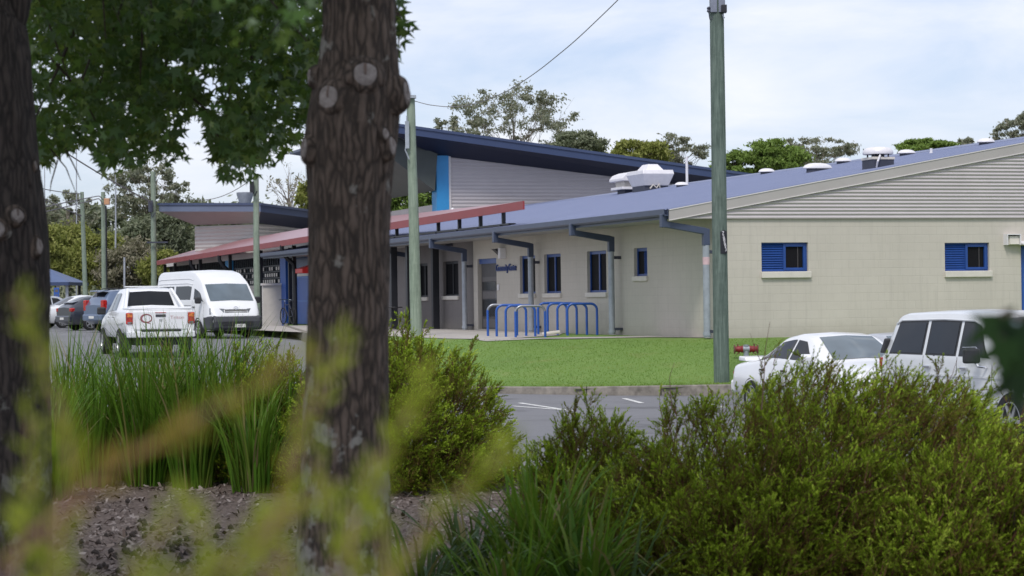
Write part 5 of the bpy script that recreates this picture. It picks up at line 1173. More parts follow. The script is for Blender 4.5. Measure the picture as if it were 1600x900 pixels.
YB = [(30, 262), (60, 262), (85, 256), (95, 236), (140, 232), (150, 262), (200, 268), (215, 252), (285, 256), (293, 222), (322, 210), (331, 266), (345, 278), (395, 280), (410, 258), (440, 250), (462, 232), (480, 202), (520, 190), (640, 60)]
Cl = []; holes = [(312, 110, 12), (302, 186, 7), (326, 128, 13), (66, 160, 12), (185, 145, 9), (200, 160, 8), (305, 205, 18), (345, 175, 9), (432, 160, 10), (285, 98, 6), (270, 200, 6)]
while len(Cl) < 560:
    px = rng.uniform(38, 520); py = rng.uniform(-60, 284); yb = np.interp(px, [a for a, b in YB], [b for a, b in YB])
    if py > yb-14 or any((px-a)**2+(py-b)**2 < r*r*1.5 for a, b, r in holes): continue
    Yd = rng.uniform(9.6, 12.2); Cl.append(np.array(at(px, py, Yd)))
Cl = np.array(Cl); C = np.repeat(Cl, 17, 0)+rng.normal(0, 1, (len(Cl)*17, 3))*np.array([.052, .09, .045])
def keep(C):
    ok = []
    for p in C:
        d = Vector(p)-CAM; f = d.dot(F_); px = 800+FPX*d.dot(RX)/f; py = 450-FPX*d.dot(UP)/f; ok.append(py < np.interp(px, [a for a, b in YB], [b for a, b in YB])+4+rng.normal(0, 5) and not any((px-a)**2+(py-b)**2 < r*r*.8 for a, b, r in holes))
    return C[np.array(ok)]
C = keep(C)
cenL = np.array([-2.7, 10.6, 4.6]); U = ellip(290, cenL, (3.0, 3.6, 2.1)); U = U[U[:, 2] > 1.0+.1329*U[:, 1]+.30]; U = np.repeat(U, 26, 0); U = U+rng.normal(0, .18, U.shape); U = U[U[:, 2] > 1.0+.1329*U[:, 1]+.12]
N_ = np.array([np.array(at(x, y, 4.2)) for x, y in ((378, 20), (395, 42), (372, 50), (440, 18), (452, 40), (427, 34), (345, -5), (470, 8), (410, 5), (460, 30))]); N_ = np.repeat(N_, 2, 0)+rng.normal(0, .012, (20, 3))
poly_obj('crown', np.concatenate([star_leaves(C, .052), star_leaves(U, .085), star_leaves(N_, .03)])-np.array(LO), len(STAR), L_maple, LT)
lt = at(-70, -300, ZL)
limbs(LT, LO, lt, [(-1.4, 10.8, 3.3), (-3.6, 11.8, 4.2), (-2.2, 9.0, 4.6), (-3.8, 9.5, 4.0), (-2.0, 12.5, 4.4)], .085)
k = MB()
for i in range(36):
    e = Vector(Cl[rng.integers(len(Cl))]); s = Vector((e.x+rng.normal(0, .25), e.y+rng.normal(0, .3), e.z+rng.uniform(.25, .7))); k.tube([s, s.lerp(e, .5)+Vector((0, 0, .06)), e], [.007, .005, .002], 5)
for i in range(12):
    e = Vector(Cl[rng.integers(len(Cl))]); k.tube([Vector((-1.4, 10.8, 3.3)), Vector((-1.4, 10.8, 3.3)).lerp(e, .6)+Vector((0, 0, .2)), e], [.02, .012, .004], 6)
for a, b, c_ in (((78, 232), (103, 262), (118, 300)), ((100, 228), (120, 268), (126, 282)), ((90, 250), (80, 285), (78, 300))): k.tube([at(*a, 10.2), at(*b, 10.2), at(*c_, 10.2)], [.004, .003, .0015], 5)
k.build('twigs', M_twig, LT, LO)

# ---- fine leaved shrubs
def shrub(name, label, O, rad, hgt, nsh, nl, leaf, wid, lean, m, lenr=(.28, .5), squash=1.0, seed=1, wig=.16, low=-.1):
    t = thing(name, label, 'shrub', O); r = np.random.default_rng(seed)
    th = r.uniform(0, 2*np.pi, nsh); cz = r.uniform(low, 1, nsh); sz = np.sqrt(np.clip(1-cz**2, 0, 1)); lay = r.choice([1.12, 1.0, .86, .68, .5], nsh, p=[.04, .40, .28, .18, .10])[:, None]
    bump = np.array([1+.15*mnoise.noise(Vector((math.cos(a)*2.2*b, math.sin(a)*2.2*b, c*2.2+seed)))+.20*mnoise.noise(Vector((math.cos(a)*5.5*b, math.sin(a)*5.5*b, c*5.5+seed))) for a, b, c in zip(th, sz, cz)])[:, None]
    u = np.stack([np.cos(th)*sz, np.sin(th)*sz, cz], 1); tip = u*np.array([rad, rad*squash, hgt])*lay*bump; tip[:, 2] = np.maximum(tip[:, 2], .05)
    d = u*np.array([.8, .8, .75]) + np.array(lean) + r.normal(0, .26, (nsh, 3)); d[:, 2] += .30; d = unit(d); L = r.uniform(*lenr, nsh)[:, None]
    base = tip - d*L; base[:, 2] = np.maximum(base[:, 2], .02); side = unit(np.cross(d, r.normal(size=(nsh, 3)))); bend = r.normal(0, wig, (nsh, 1))*L
    # every main shoot forks into a spray of side shoots
    B_, D_, L_, S_, N_b = [base], [d], [L], [side], [bend]
    for q in range(4):
        f0 = r.uniform(.25, .75, (nsh, 1)); b2 = base+d*L*f0+side*bend*(f0*(1-f0)*2); d2 = d+r.normal(0, .36, (nsh, 3)); d2[:, 2] += .12; d2 = unit(d2); l2 = L*(1.05-f0)*r.uniform(.6, 1.0, (nsh, 1)); s2 = unit(np.cross(d2, r.normal(size=(nsh, 3))))
        B_.append(b2); D_.append(d2); L_.append(l2); S_.append(s2); N_b.append(r.normal(0, wig, (nsh, 1))*l2)
    brown1 = np.array([mnoise.noise(Vector(tip[i])*2.6+Vector((seed, 0, 0))) for i in range(nsh)])*.45+r.normal(0, .16, nsh); brown = np.tile(brown1, 5)
    base, d, L, side, bend = (np.concatenate(x_) for x_ in (B_, D_, L_, S_, N_b)); nsh = len(base)
    def pos(f): return base + d*L*f + side*bend*(f*(1-f)*2) + np.array([0, 0, -.10])*L*f*f
    # stems
    st = []
    for a, b in ((0, .35), (.35, .7), (.7, .97)):
        p, q = pos(a), pos(b); w = side*.0028*(1.25-b)
        st += [np.stack([p-w, q-w*.7, q+w*.7, p+w], 1)]
        w2 = np.cross(d, side)*.0028*(1.25-b); st += [np.stack([p-w2, q-w2*.7, q+w2*.7, p+w2], 1)]
    poly_obj('twigs', np.concatenate(st), 4, M_shoot, t)
    f = np.linspace(.16, 1.0, nl)[None, :]+r.uniform(-.02, .02, (nsh, nl)); f3 = f[:, :, None]
    P = base[:, None]+d[:, None]*L[:, None]*f3 + side[:, None]*bend[:, None]*(f3*(1-f3)*2)+np.array([0, 0, -.10])*L[:, None]*f3*f3
    ang = r.uniform(0, 2*np.pi, (nsh, nl))[:, :, None]; up2 = np.cross(d, side)
    rd = side[:, None]*np.cos(ang)+up2[:, None]*np.sin(ang)
    ld = unit(d[:, None]*(.75+.6*f3)+rd*(.85-.3*f3)+r.normal(0, .12, (nsh, nl, 3)))*leaf*(1.05-.45*f3)*r.uniform(.75, 1.2, (nsh, nl, 1)); s = unit(np.cross(ld, rd+r.normal(0, .5, (nsh, nl, 3))))*wid
    P = P.reshape(-1, 3); ld = ld.reshape(-1, 3); s = s.reshape(-1, 3)
    V = np.stack([P, P+ld*.5+s, P+ld, P+ld*.5-s], 1)
    shade = np.clip(f*.74 + brown[:, None] + r.normal(0, .08, (nsh, nl)), 0, 1).ravel()
    poly_obj('foliage', V, 4, m, t, shade)
    k = MB()
    for i in range(14):
        a = r.uniform(0, 6.28); e = np.array([math.cos(a)*rad*.5*r.uniform(.3, 1), math.sin(a)*rad*.5*squash*r.uniform(.3, 1), hgt*r.uniform(.4, .75)]); k.tube([(e[0]*.1, e[1]*.1, -.05), tuple(e*np.array([.5, .5, .55])), tuple(e)], [.018, .012, .005], 6)
    k.build('stems', M_twig, t); return t
M_shoot = mat('shoot_bark', (.13, .055, .03), .8, .3, 20)
L_brush = leaf_mat('bottlebrush_leaf', [(.11, .20, .014), (.17, .28, .024), (.24, .36, .04), (.13, .22, .018)], [(.17, .085, .03), (.13, .125, .016), (.17, .25, .016), (.36, .50, .035), (.62, .74, .10)], .5, .32, .68)
def gz(p): return Vector((p.x, p.y, garden_z(p.x, p.y)))
SR = gz(at(1306, 700, 12.0)); SR_ = shrub('shrub', 'large feathery green and bronze shrub in front of the white cars at right', SR, 1.52, 1.09, 2800, 24, .030, .0034, (.36, -.05, .14), L_brush, (.24, .50), .8, 3, .16)
SR2 = gz(at(1585, 760, 11.2)); shrub('shrub', 'feathery shrub running out of the bottom right corner', SR2, .85, .84, 1200, 24, .030, .0034, (.36, -.05, .14), L_brush, (.24, .48), .9, 4, .16)
SR3 = gz(at(935, 760, 12.5)); shrub('shrub', 'low feathery shrub between the tall strappy clump and the large feathery shrub', SR3, .50, .90, 760, 24, .030, .0034, (.2, -.05, .14), L_brush, (.2, .42), .9, 8, .16)
k = MB(); q = lambda x, y: at(x, y, 11.6)-SR
for pts_, r_ in (([(1190, 640), (1194, 585), (1196, 545), (1203, 503)], .004), ([(1195, 580), (1180, 545), (1172, 520)], .0025), ([(1195, 572), (1212, 540), (1226, 528)], .0025), ([(1194, 560), (1208, 556), (1222, 545)], .002), ([(1455, 680), (1470, 620), (1488, 585), (1496, 560)], .0035), ([(1474, 612), (1496, 600), (1516, 592)], .002), ([(1050, 640), (1046, 590), (1054, 566)], .003), ([(1340, 600), (1362, 575), (1378, 566)], .002)):
    P_ = [q(*p_) for p_ in pts_]; k.tube(P_, [r_*(1-.75*i/(len(P_)-1)) for i in range(len(P_))], 5)
k.build('dead_twig', mat('dead_twig', (.16, .10, .075), .85, .2, 20), SR_)
SM = gz(at(625, 700, 17.9)); shrub('shrub', 'rounded feathery shrub standing behind the big brown trunk', SM, .97, 1.27, 1750, 20, .033, .0044, (.14, -.05, .04), L_brush, (.22, .44), .9, 5, .14, -.05)
SM2 = gz(at(425, 650, 18.9)); shrub('shrub', 'low feathery yellow green shrub left of the big brown trunk', SM2, .62, 1.12, 600, 20, .033, .0046, (.10, 0, .1), L_brush, (.22, .42), .9, 6, .14)

# ---- strappy grasses
L_strap = leaf_mat('strap_leaf', [(.035, .095, .010), (.075, .17, .016), (.12, .24, .026), (.07, .13, .018), (.20, .27, .05)], None, .42, .3)
L_strapb = leaf_mat('strap_leaf_bluish', [(.03, .07, .022), (.05, .095, .04), (.075, .125, .06), (.05, .10, .02)], None, .38, .25)
L_dead = leaf_mat('strap_leaf_dry', [(.16, .15, .05), (.24, .20, .10)], None, .7, .2)
def strap(name, label, O, n, hmin, hmax, wid, spread, arch, m, group=None, seed=1, flower=False):
    t = thing(name, label, 'grass clump', O, 0, group); r = np.random.default_rng(seed); nseg = 6
    a = r.uniform(0, 2*np.pi, n); b0 = r.uniform(0, .16, n); base = np.stack([np.cos(a)*b0, np.sin(a)*b0, np.full(n, -.02)], 1)
    a = a+r.normal(0, .5, n); h = r.uniform(hmin, hmax, n); tilt = np.abs(r.normal(spread, spread*.5, n)); ar = np.abs(r.normal(arch, arch*.6, n)); w = wid*r.uniform(.6, 1.2, n)
    dirh = np.stack([np.cos(a), np.sin(a), np.zeros(n)], 1); tw = a+np.pi/2+r.normal(0, .5, n); sd = np.stack([np.cos(tw), np.sin(tw), np.zeros(n)], 1)
    F = []; prev = None
    ts = np.linspace(0, 1, nseg+1)
    pts = []
    for tt in ts:
        ang = tilt+ar*tt; pass
    p = base.copy(); pts.append(p.copy())
    for i in range(nseg):
        ang = np.minimum(tilt + ar*(ts[i]+ts[i+1])/2*1.6*ts[i+1], 2.3); p = p + (dirh*np.sin(ang)[:, None]+np.array([0, 0, 1])*np.cos(ang)[:, None])*(h/nseg)[:, None]; pts.append(p.copy())
    for i in range(nseg):
        w0 = (w*(1-ts[i]**3*1.0)*np.where(ts[i] < .1, .8, 1))[:, None]; w1 = (w*(1-ts[i+1]**3*.98))[:, None]
        F.append(np.stack([pts[i]-sd*w0, pts[i]+sd*w0, pts[i+1]+sd*w1, pts[i+1]-sd*w1], 1))
    F = np.stack(F, 1)  # n,nseg,4,3 ; share corners so that each blade is one island
    V = np.stack([np.concatenate([F[:, :, 0], F[:, -1:, 3]], 1), np.concatenate([F[:, :, 1], F[:, -1:, 2]], 1)], 2)  # n,nseg+1,2,3
    for nm, sel, mm in (('blades', slice(0, int(n*.93)), m), ('dry_blades', slice(int(n*.93), n), L_dead)):
        W = V[sel]; k = len(W); me = bpy.data.meshes.new(nm); idx = np.arange(k)[:, None, None]*(2*(nseg+1))+np.arange(nseg)[None, :, None]*2+np.array([0, 1, 3, 2])[None, None, :]
        me.from_pydata(W.reshape(-1, 3).tolist(), [], idx.reshape(-1, 4).tolist()); me.materials.append(mm); me.shade_smooth(); o = bpy.data.objects.new(nm, me); COL.objects.link(o); o.parent = t
    if flower:
        fp = Vector(flower); k = MB(); k.tube([(0, 0, 0), fp*.55+Vector((0, 0, .06)), fp], [.004, .003, .002], 6); k.build('flower_stalk', L_strapb, t)
        k = MB()
        for i in range(6):
            an = i*math.pi/3; d = Vector((math.cos(an), math.sin(an)*.8, .18 if i % 2 else -.25)); s = Vector((-math.sin(an), math.cos(an), 0))*.011; k.add([fp, fp+d*.018+s, fp+d*.036, fp+d*.018-s], [(0, 1, 2, 3)])
        k.build('flower', mat('petal', (.75, .76, .80), .6, .05), t)
    return t
row = [(15, 720, 19.6, .95), (60, 745, 18.6, .92), (105, 735, 19.4, 1.1), (150, 742, 18.8, 1.0), (190, 730, 19.8, 1.08), (228, 742, 18.7, 1.12), (265, 735, 19.4, 1.18), (300, 745, 18.5, 1.10), (335, 738, 19.2, 1.16), (372, 742, 18.8, 1.10), (410, 740, 19.0, .95), (446, 745, 18.6, .85), (128, 730, 20.2, 1.02), (248, 728, 20.3, 1.18), (318, 728, 20.3, 1.1), (85, 760, 17.4, .8), (395, 760, 17.6, .75), (480, 740, 18.7, .8), (-10, 745, 18.3, .95)]
for i, (px, py, Y, h) in enumerate(row):
    o = gz(at(px, py, Y)); strap('strappy_grass', 'dark green strappy grass clump in the long row before the parked cars', o, 175, h*.70, h*1.42, .0095, .13, .36, L_strap, 'strappy grass row before the parked cars', 20+i)
for i, (px, Y, n, h, wd, sp, ar, m, lb, fl) in enumerate(((655, 11.6, 80, .62, .011, .5, .9, L_strapb, 'bluish arching strappy clump beside the base of the big trunk', False), (735, 12.2, 90, .66, .011, .42, .8, L_strapb, 'bluish strappy clump with a white iris flower', None),
        (840, 11.3, 190, .84, .011, .17, .5, L_strap, 'tall upright dark strappy clump left of the large feathery shrub', False), (905, 10.9, 120, .72, .011, .36, .8, L_strap, 'strappy clump arching against the large feathery shrub', False), (790, 10.8, 110, .60, .010, .3, .7, L_strap, 'low strappy clump at the bottom edge between trunk and shrub', False), (960, 10.9, 80, .55, .011, .5, 1.0, L_strapb, 'short arching strappy clump under the large feathery shrub', False))):
    o = gz(at(px, 800, Y)); flw = False
    if fl is None: flw = tuple(at(768, 797, Y-.25)-o)
    strap('strappy_grass', lb, o, n, h*.55, h*1.05, wd, sp, ar, m, None, 60+i, flw)

# ---- blurred sprigs right in front of the lens: one shrub
FS = Vector((-.2, 1.2, garden_z(-.2, 1.2)))
fs = thing('foreground_shrub', 'out of focus yellow green sprigs with reddish stems close to the lens', 'shrub', FS)
L_tip = leaf_mat('sprig_leaf', [(.19, .23, .012), (.25, .29, .02), (.33, .35, .045), (.24, .20, .02)], [(.32, .10, .075), (.26, .17, .03), (.20, .27, .02), (.30, .37, .045)], .5, .4, .6)
sprigs = [  # photograph points, distance, leaf density, start tone
 ([(60, 1150), (95, 800), (112, 690), (70, 580), (18, 445)], 1.55, 40, .35), ([(20, 1150), (20, 900), (50, 760), (45, 640)], 1.7, 26, .5),
 ([(-60, 950), (90, 800), (200, 715), (300, 655), (400, 605), (478, 548)], 1.35, 34, .0), ([(150, 1150), (170, 950), (240, 850), (300, 770)], 1.5, 26, .5),
 ([(420, 1200), (430, 950), (455, 740), (505, 610), (540, 520)], 1.9, 44, .45), ([(520, 1200), (540, 900), (560, 760), (640, 650), (668, 575)], 1.75, 40, .55),
 ([(560, 1150), (600, 930), (680, 800), (760, 735), (800, 690)], 1.6, 40, .4), ([(470, 1150), (510, 900), (600, 760), (625, 640)], 1.8, 38, .6), ([(330, 1200), (360, 960), (390, 860), (450, 780)], 1.6, 28, .5),
 ([(200, 1200), (100, 980), (60, 900), (120, 820)], 1.5, 22, .6), ([(620, 1200), (600, 1000), (560, 870), (505, 790), (490, 700)], 1.85, 30, .5), ([(700, 1200), (660, 980), (600, 880), (590, 800)], 1.7, 30, .6), ([(860, 620), (900, 655), (930, 690)], 3.2, 0, .5),
 ([(470, 1150), (400, 950), (430, 800), (470, 640), (500, 540)], 1.6, 16, .1), ([(250, 1200), (330, 920), (420, 820), (540, 740)], 1.45, 20, .3), ([(180, 1200), (150, 960), (90, 870), (40, 800)], 1.5, 24, .6), ([(300, 1200), (280, 980), (330, 880), (300, 800)], 1.6, 24, .6), ([(420, 1200), (400, 1000), (330, 930), (240, 890)], 1.5, 24, .55), ([(540, 1200), (480, 1000), (455, 890), (400, 800)], 1.7, 24, .6), ([(100, 1200), (230, 930), (330, 890), (420, 850)], 1.4, 22, .6)]
V = []; T = []; k = MB()
for pts, Y, dens, tone in sprigs:
    if not dens: continue
    P = [at(x, y, (Y+.05*i)*.70) for i, (x, y) in enumerate(pts)]; Pn = np.array([list(p) for p in P]); s = np.linspace(0, 1, len(P)); ss = np.linspace(0, 1, 24)
    for _ in range(3): pass
    Q = np.stack([np.interp(ss, s, Pn[:, j]) for j in range(3)], 1); ker = np.ones(5)/5; Q = np.stack([np.convolve(np.pad(Q[:, j], 2, 'edge'), ker, 'valid') for j in range(3)], 1)
    root = np.array([FS.x+(Q[0, 0]-FS.x)*.25, FS.y+(Q[0, 1]-FS.y)*.3, FS.z]); k.tube([tuple(root), tuple((root*.5+Q[0]*.5)+np.array([0, 0, .02]))]+[tuple(q) for q in Q], [.003, .0024]+list(np.linspace(.0015, .0006, 24)), 6)
    n = int(dens*2.3); f = rng.uniform(.22, 1, n); C = np.stack([np.interp(f, ss, Q[:, j]) for j in range(3)], 1); tg = unit(np.stack([np.interp(np.minimum(f+.04, 1), ss, Q[:, j])-np.interp(f-.04, ss, Q[:, j]) for j in range(3)], 1))
    rd = rng.normal(size=(n, 3)); rd = unit(rd-tg*np.sum(rd*tg, 1, keepdims=True)); ld = unit(tg*.9+rd*.8)*rng.uniform(.012, .022, (n, 1)); sd = unit(np.cross(ld, rng.normal(size=(n, 3))))*.0015
    V.append(np.stack([C, C+ld*.5+sd, C+ld, C+ld*.5-sd], 1)); T.append(np.clip(tone+.55*f+rng.normal(0, .1, n), 0, 1))
k.build('stems', mat('sprig_stem', (.17, .075, .06), .7, .2, 20), fs, FS)
poly_obj('foliage', np.concatenate(V)-np.array(FS), 4, L_tip, fs, np.concatenate(T))

# ---- young tree just outside the right edge; one dark leafy twig hangs into the picture
YO = Vector((.66, 2.08, garden_z(.66, 2.08))); yt = thing('young_tree', 'dark blurred leafy twig reaching in at the right edge over the four wheel drive', 'tree', YO)
k = MB(); k.tube([YO, (.67, 2.08, .4), (.65, 2.08, 1.1), (.66, 2.1, 1.7)], [.02, .017, .013, .006], 10); k.build('trunk', M_twig, yt, YO, smooth=True)
k = MB(); tp = [Vector((.652, 2.08, 1.0)), at(1680, 520, 2.034), at(1610, 500, 2.001), at(1568, 492, 2.001), at(1560, 560, 1.988)]; k.tube(tp, [.008, .006, .005, .004, .003], 8)
k.tube([at(1568, 486, 1.981), at(1572, 492, 1.981)], [.006, .006], 8); k.build('branch', M_twig, yt, YO)
def big_leaf(c, tipd, n_, sz):
    tipd = Vector(tipd).normalized(); n_ = Vector(n_); n_ = (n_-tipd*n_.dot(tipd)).normalized(); sd = tipd.cross(n_); return [c+(sd*float(a)+tipd*float(b)+n_*float(z))*sz for a, b, z in STAR]
LV = [big_leaf(at(1560, 500, 1.988), (.15, 0, -1), (.2, -1, .1), 0.0414), big_leaf(at(1590, 520, 1.988), (.5, .1, -.9), (-.2, -1, .3), 0.0440), big_leaf(at(1598, 580, 2.001), (.1, 0, -1), (.1, -1, 0), 0.0400), big_leaf(at(1575, 540, 1.968), (-.1, 0, -1), (.3, -1, .2), 0.0387),
      big_leaf(at(1612, 540, 2.014), (.3, 0, -1), (-.3, -1, .2), 0.0467), big_leaf(at(1590, 595, 1.981), (.0, .1, -1), (.2, -1, .1), 0.0347), big_leaf(at(1556, 512, 2.001), (-.5, 0, -.8), (.1, -1, .1), 0.0173), big_leaf(at(1620, 500, 2.001), (.5, 0, -.5), (.1, -1, .1), 0.0400)]
U = ellip(60, (.80, 2.2, 1.4), (.15, .2, .5)); U = np.repeat(U, 4, 0)+rng.normal(0, .04, (240, 3)); U = U[U[:, 0] > .238*U[:, 1]+.10]
poly_obj('leaves', np.concatenate([np.array([[list(p) for p in l] for l in LV]), star_leaves(U, .06)])-np.array(YO), len(STAR), leaf_mat('dark_leaf', [(.012, .034, .010), (.018, .046, .014), (.014, .03, .016)], None, .4, .12), yt)
# ------------------------------------------------------------------ poles, wires, racks, hydrant, shelter
def pole(name, label, px_top, py_top, px_bot, py_bot, Y, wtop, wbot, m, zb, below=.3, group=None):
    a = at(px_top, py_top, Y); b = at(px_bot, py_bot, Y); d = (a-b); s = FPX/Y
    base = b + d*((zb-b.z)/d.z); t = thing(name, label, 'power pole' if wbot > 5 else 'mast', base, 0, group)
    k = MB(); rb = wbot/s/2; rt = wtop/s/2; n = 14; pts = []; rr = []
    for i in range(n+1):
        f = i/n; p = base.lerp(a, f); pts.append(p-base+Vector((mnoise.noise(Vector((f*3, px_top, 0)))*.012, 0, -.3 if i == 0 else 0))); rr.append(rb+(rt-rb)*f)
    k.tube(pts, rr, 20); k.build('shaft', m, t, smooth=True); return t, base, a
P1, b1, a1 = pole('power_pole', 'weathered dark green timber power pole with black number plate in front of the gable wall', 1118.5, -130, 1127.5, 598, 46.2, 21.5, 24.5, M_pole, lawn_z(4.2, 46.2))
s1 = FPX/46.2
def loc(p, o): return p-o
k = MB()
for i, z in enumerate((0,)):
    c = loc(at(1120.5, 10, 46.2), b1); k.box(c.x-.15, c.x-.015, c.y-.17, c.y+.1, c.z-.14, c.z+2.2); k.box(c.x+.015, c.x+.15, c.y-.17, c.y+.1, c.z-.14, c.z+2.2)
k.build('steel_sleeve', mat('pole_sleeve', (.20, .22, .28), .5, .2, 6), P1, bevel=.01)
k = MB(); c = loc(at(1131, 14, 46.0), b1); k.box(c.x-.055, c.x+.055, c.y-.1, c.y+.1, c.z-.08, c.z+.08); k.build('junction_box', M_black, P1, bevel=.01)
k = MB(); c = loc(at(1107.5, 15, 46.1), b1); k.lathe([(.02, -.06), (.045, -.04), (.03, 0), (.045, .03), (.02, .06)], 12, Matrix.Translation(c)); k.tube([c+Vector((0, 0, -.06)), c+Vector((.02, 0, -.2)), c+Vector((.06, 0, -.21)), c+Vector((.09, 0, -.1))], .012, 6); k.build('insulator', M_darkbox, P1)
k = MB(); c = loc(at(1131, 25, 46.0), b1); k.tube([c+Vector((-.03, 0, .04)), c+Vector((0, 0, -.06)), c+Vector((.01, 0, -.02))], .014, 6); k.build('cable_clamp', M_galv, P1)
# number plate wrapped on the shaft
c = at(1129.2, 378, 46.2); R1 = 24/s1/2
k = MB(); n = 10; hh = 18.5/s1
def onp(a, z, o): return Vector((c.x-2.6/s1+math.sin(a)*(R1+o), 46.2-math.cos(a)*(R1+o)*1.0+.0, c.z+z))-b1
for i in range(n):
    a0 = -.18+i*.95/n; a1_ = -.18+(i+1)*.95/n
    k.quad(onp(a0, -hh, .007), onp(a1_, -hh, .007), onp(a1_, hh*(1-.16*abs(i+1-n/2)/(n/2)), .007), onp(a0, hh*(1-.16*abs(i-n/2)/(n/2)), .007))
pl = k.build('number_plate', M_black, P1, fix=False)
for i, ch in enumerate('758693'):
    z = hh*.72-i*hh*1.5/5.4; a = .16+.07*i; o = onp(a, z, .012); text_obj('digit', ch, .105, M_white, pl, o, (math.cos(a), math.sin(a), 0), (0, 0, 1), 1.0, .001)
P2, b2, a2 = pole('power_pole', 'pale green timber pole standing just right of the big brown trunk', 641.5, 150, 651, 540, 62, 13, 19, M_pole2, -.3)
k = MB(); c = at(636, 215, 61.8)-b2; k.tube([c+Vector((0, 0, .6)), c, c+Vector((-.05, 0, -.35)), c+Vector((.05, 0, -.6))], .02, 6); k.box(c.x-.05, c.x+.06, c.y-.05, c.y+.05, c.z-.3, c.z+.45); k.build('meter_conduit', M_galv, P2)
k = MB(); c = at(642.5, 152, 61.8)-b2; k.box(c.x-.13, c.x+.13, c.y-.02, c.y+.2, c.z-.02, c.z+.06); k.build('pole_cap', M_galv, P2)
P3, b3, a3 = pole('power_pole', 'pale pole left of the pole with the orange box', 128, 300, 134, 480, 108, 6, 8, M_pole2, -.1)
P4, b4, a4 = pole('power_pole', 'pale pole carrying an orange box and black conduit', 161, 300, 163, 480, 112, 6.5, 8, M_pole2, -.1)
k = MB(); u = 112/FPX; c = at(167.5, 315, 111.7)-b4; k.box(c.x-4*u, c.x+4*u, c.y-.2, c.y+.1, c.z-5*u, c.z+5*u); k.build('orange_box', mat('box_tan', (.50, .27, .15), .6), P4, bevel=.02)
k = MB(); k.tube([at(165.5, 321, 111.6)-b4, at(167, 450, 111.6)-b4], 1.3*u, 6); k.build('conduit', M_black, P4)
P5, b5, a5 = pole('power_pole', 'pale pole at the left end of the red walkway roof', 239, 268, 241, 470, 118, 7.5, 9.5, M_pole2, -.05)
k = MB(); u = 118/FPX; c = at(235, 322, 117.7)-b5; k.box(c.x-.1, c.x+.12, c.y-.1, c.y+.1, c.z-.3, c.z+.3); k.tube([c+Vector((0, 0, -.28)), c+Vector((.1, 0, -.6)), c+Vector((.25, 0, -.35))], .03, 6); k.build('service_box', M_darkbox, P5); k = MB(); k.box(c.x-.2, c.x+.9, c.y-.1, c.y, c.z-1.95, c.z-1.87); k.build('cross_arm', M_darkbox, P5)
P6, b6, a6 = pole('power_pole', 'pale green pole in front of the far wing roofed building', 399.5, 272, 402, 470, 92, 8.5, 11, M_pole2, -.05)
k = MB(); c = at(394, 293, 91.7)-b6; k.box(c.x-.09, c.x+.07, c.y-.1, c.y+.1, c.z-.2, c.z+.25); k.tube([c+Vector((.05, 0, -.2)), c+Vector((.1, 0, -.35)), c+Vector((.2, 0, -.15))], .03, 6); k.build('service_box', M_black, P6)
M_mast = mat('mast_grey', (.38, .40, .44), .5, .1, 2, Metallic=.3)
pole('light_mast', 'thin grey mast behind the pole with orange box, drooping gum beside it', 180.5, 262, 180.5, 470, 135, 2.0, 3.2, M_mast, 0)
pole('light_mast', 'thin grey mast above the wattles near the left pale pole', 119.5, 232, 119.5, 470, 145, 1.4, 2.2, M_mast, 0)
pole('light_mast', 'thin grey mast right beside the left trunk', 69.5, 255, 70, 470, 140, 1.3, 2.8, M_mast, 0)
pole('marker_post', 'short grey steel post behind the white pickup', 194.5, 402, 194.5, 480, 118, 3.2, 3.2, M_mast, 0)

def wire(label, pts, r=.012, sag=0.0, n=28):
    P = [at(*p) for p in pts]
    if len(P) == 2 and sag: P = [P[0].lerp(P[1], i/n)-Vector((0, 0, sag*4*(i/n)*(1-i/n))) for i in range(n+1)]
    else:
        Q = np.array([list(p) for p in P]); s = np.linspace(0, 1, len(P)); ss = np.linspace(0, 1, 60); c = np.stack([np.interp(ss, s, Q[:, j]) for j in range(3)], 1)
        for _ in range(3): c[1:-1] = (c[:-2]+c[1:-1]*2+c[2:])/4
        P = [Vector(x) for x in c]
    k = MB(); k.tube(P, r, 5); o = k.build('power_line', M_wire, smooth=True); tag(o, label, 'cable', 'overhead wires'); return o
M_wire = mat('wire', (.16, .15, .155), .6)
# droops from the pale pole, then climbs to something above the frame
wire('overhead wire drooping from the pale pole then rising past the tall gum', [(648, 158, 62), (670, 164, 61.5), (697, 167, 61), (725, 166, 60), (757, 158, 58), (800, 139, 55.5), (845, 108, 53), (900, 63, 50.5), (970, -4, 47.8), (1045, -85, 46.3)], .011)
wire('thick service cable slanting down to the pole at the walkway end', [(40, 196, 100), (235, 315, 117.5)], .035, .15)
wire('upper wire from the left trunk to the first pale pole', [(20, 283, 100), (128, 303, 108)], .022, .1)
wire('lower wire slanting from the left trunk down the first pale pole', [(20, 283, 99), (127, 337, 107.7)], .03, .1)
wire('curved wire ending at the pole with the orange box, upper strand', [(20, 330, 96), (70, 323, 100), (128, 311, 107), (155, 306, 111.5), (161, 312, 111.8)], .025)
wire('curved wire ending at the pole with the orange box, lower strand', [(20, 338, 96), (70, 331, 100), (128, 317, 107), (155, 310, 111.5), (161, 320, 111.8)], .025)
wire('faint wire drooping over the far roof between two pale poles', [(244, 282, 117.8), (398, 276, 92)], .016, 1.0)

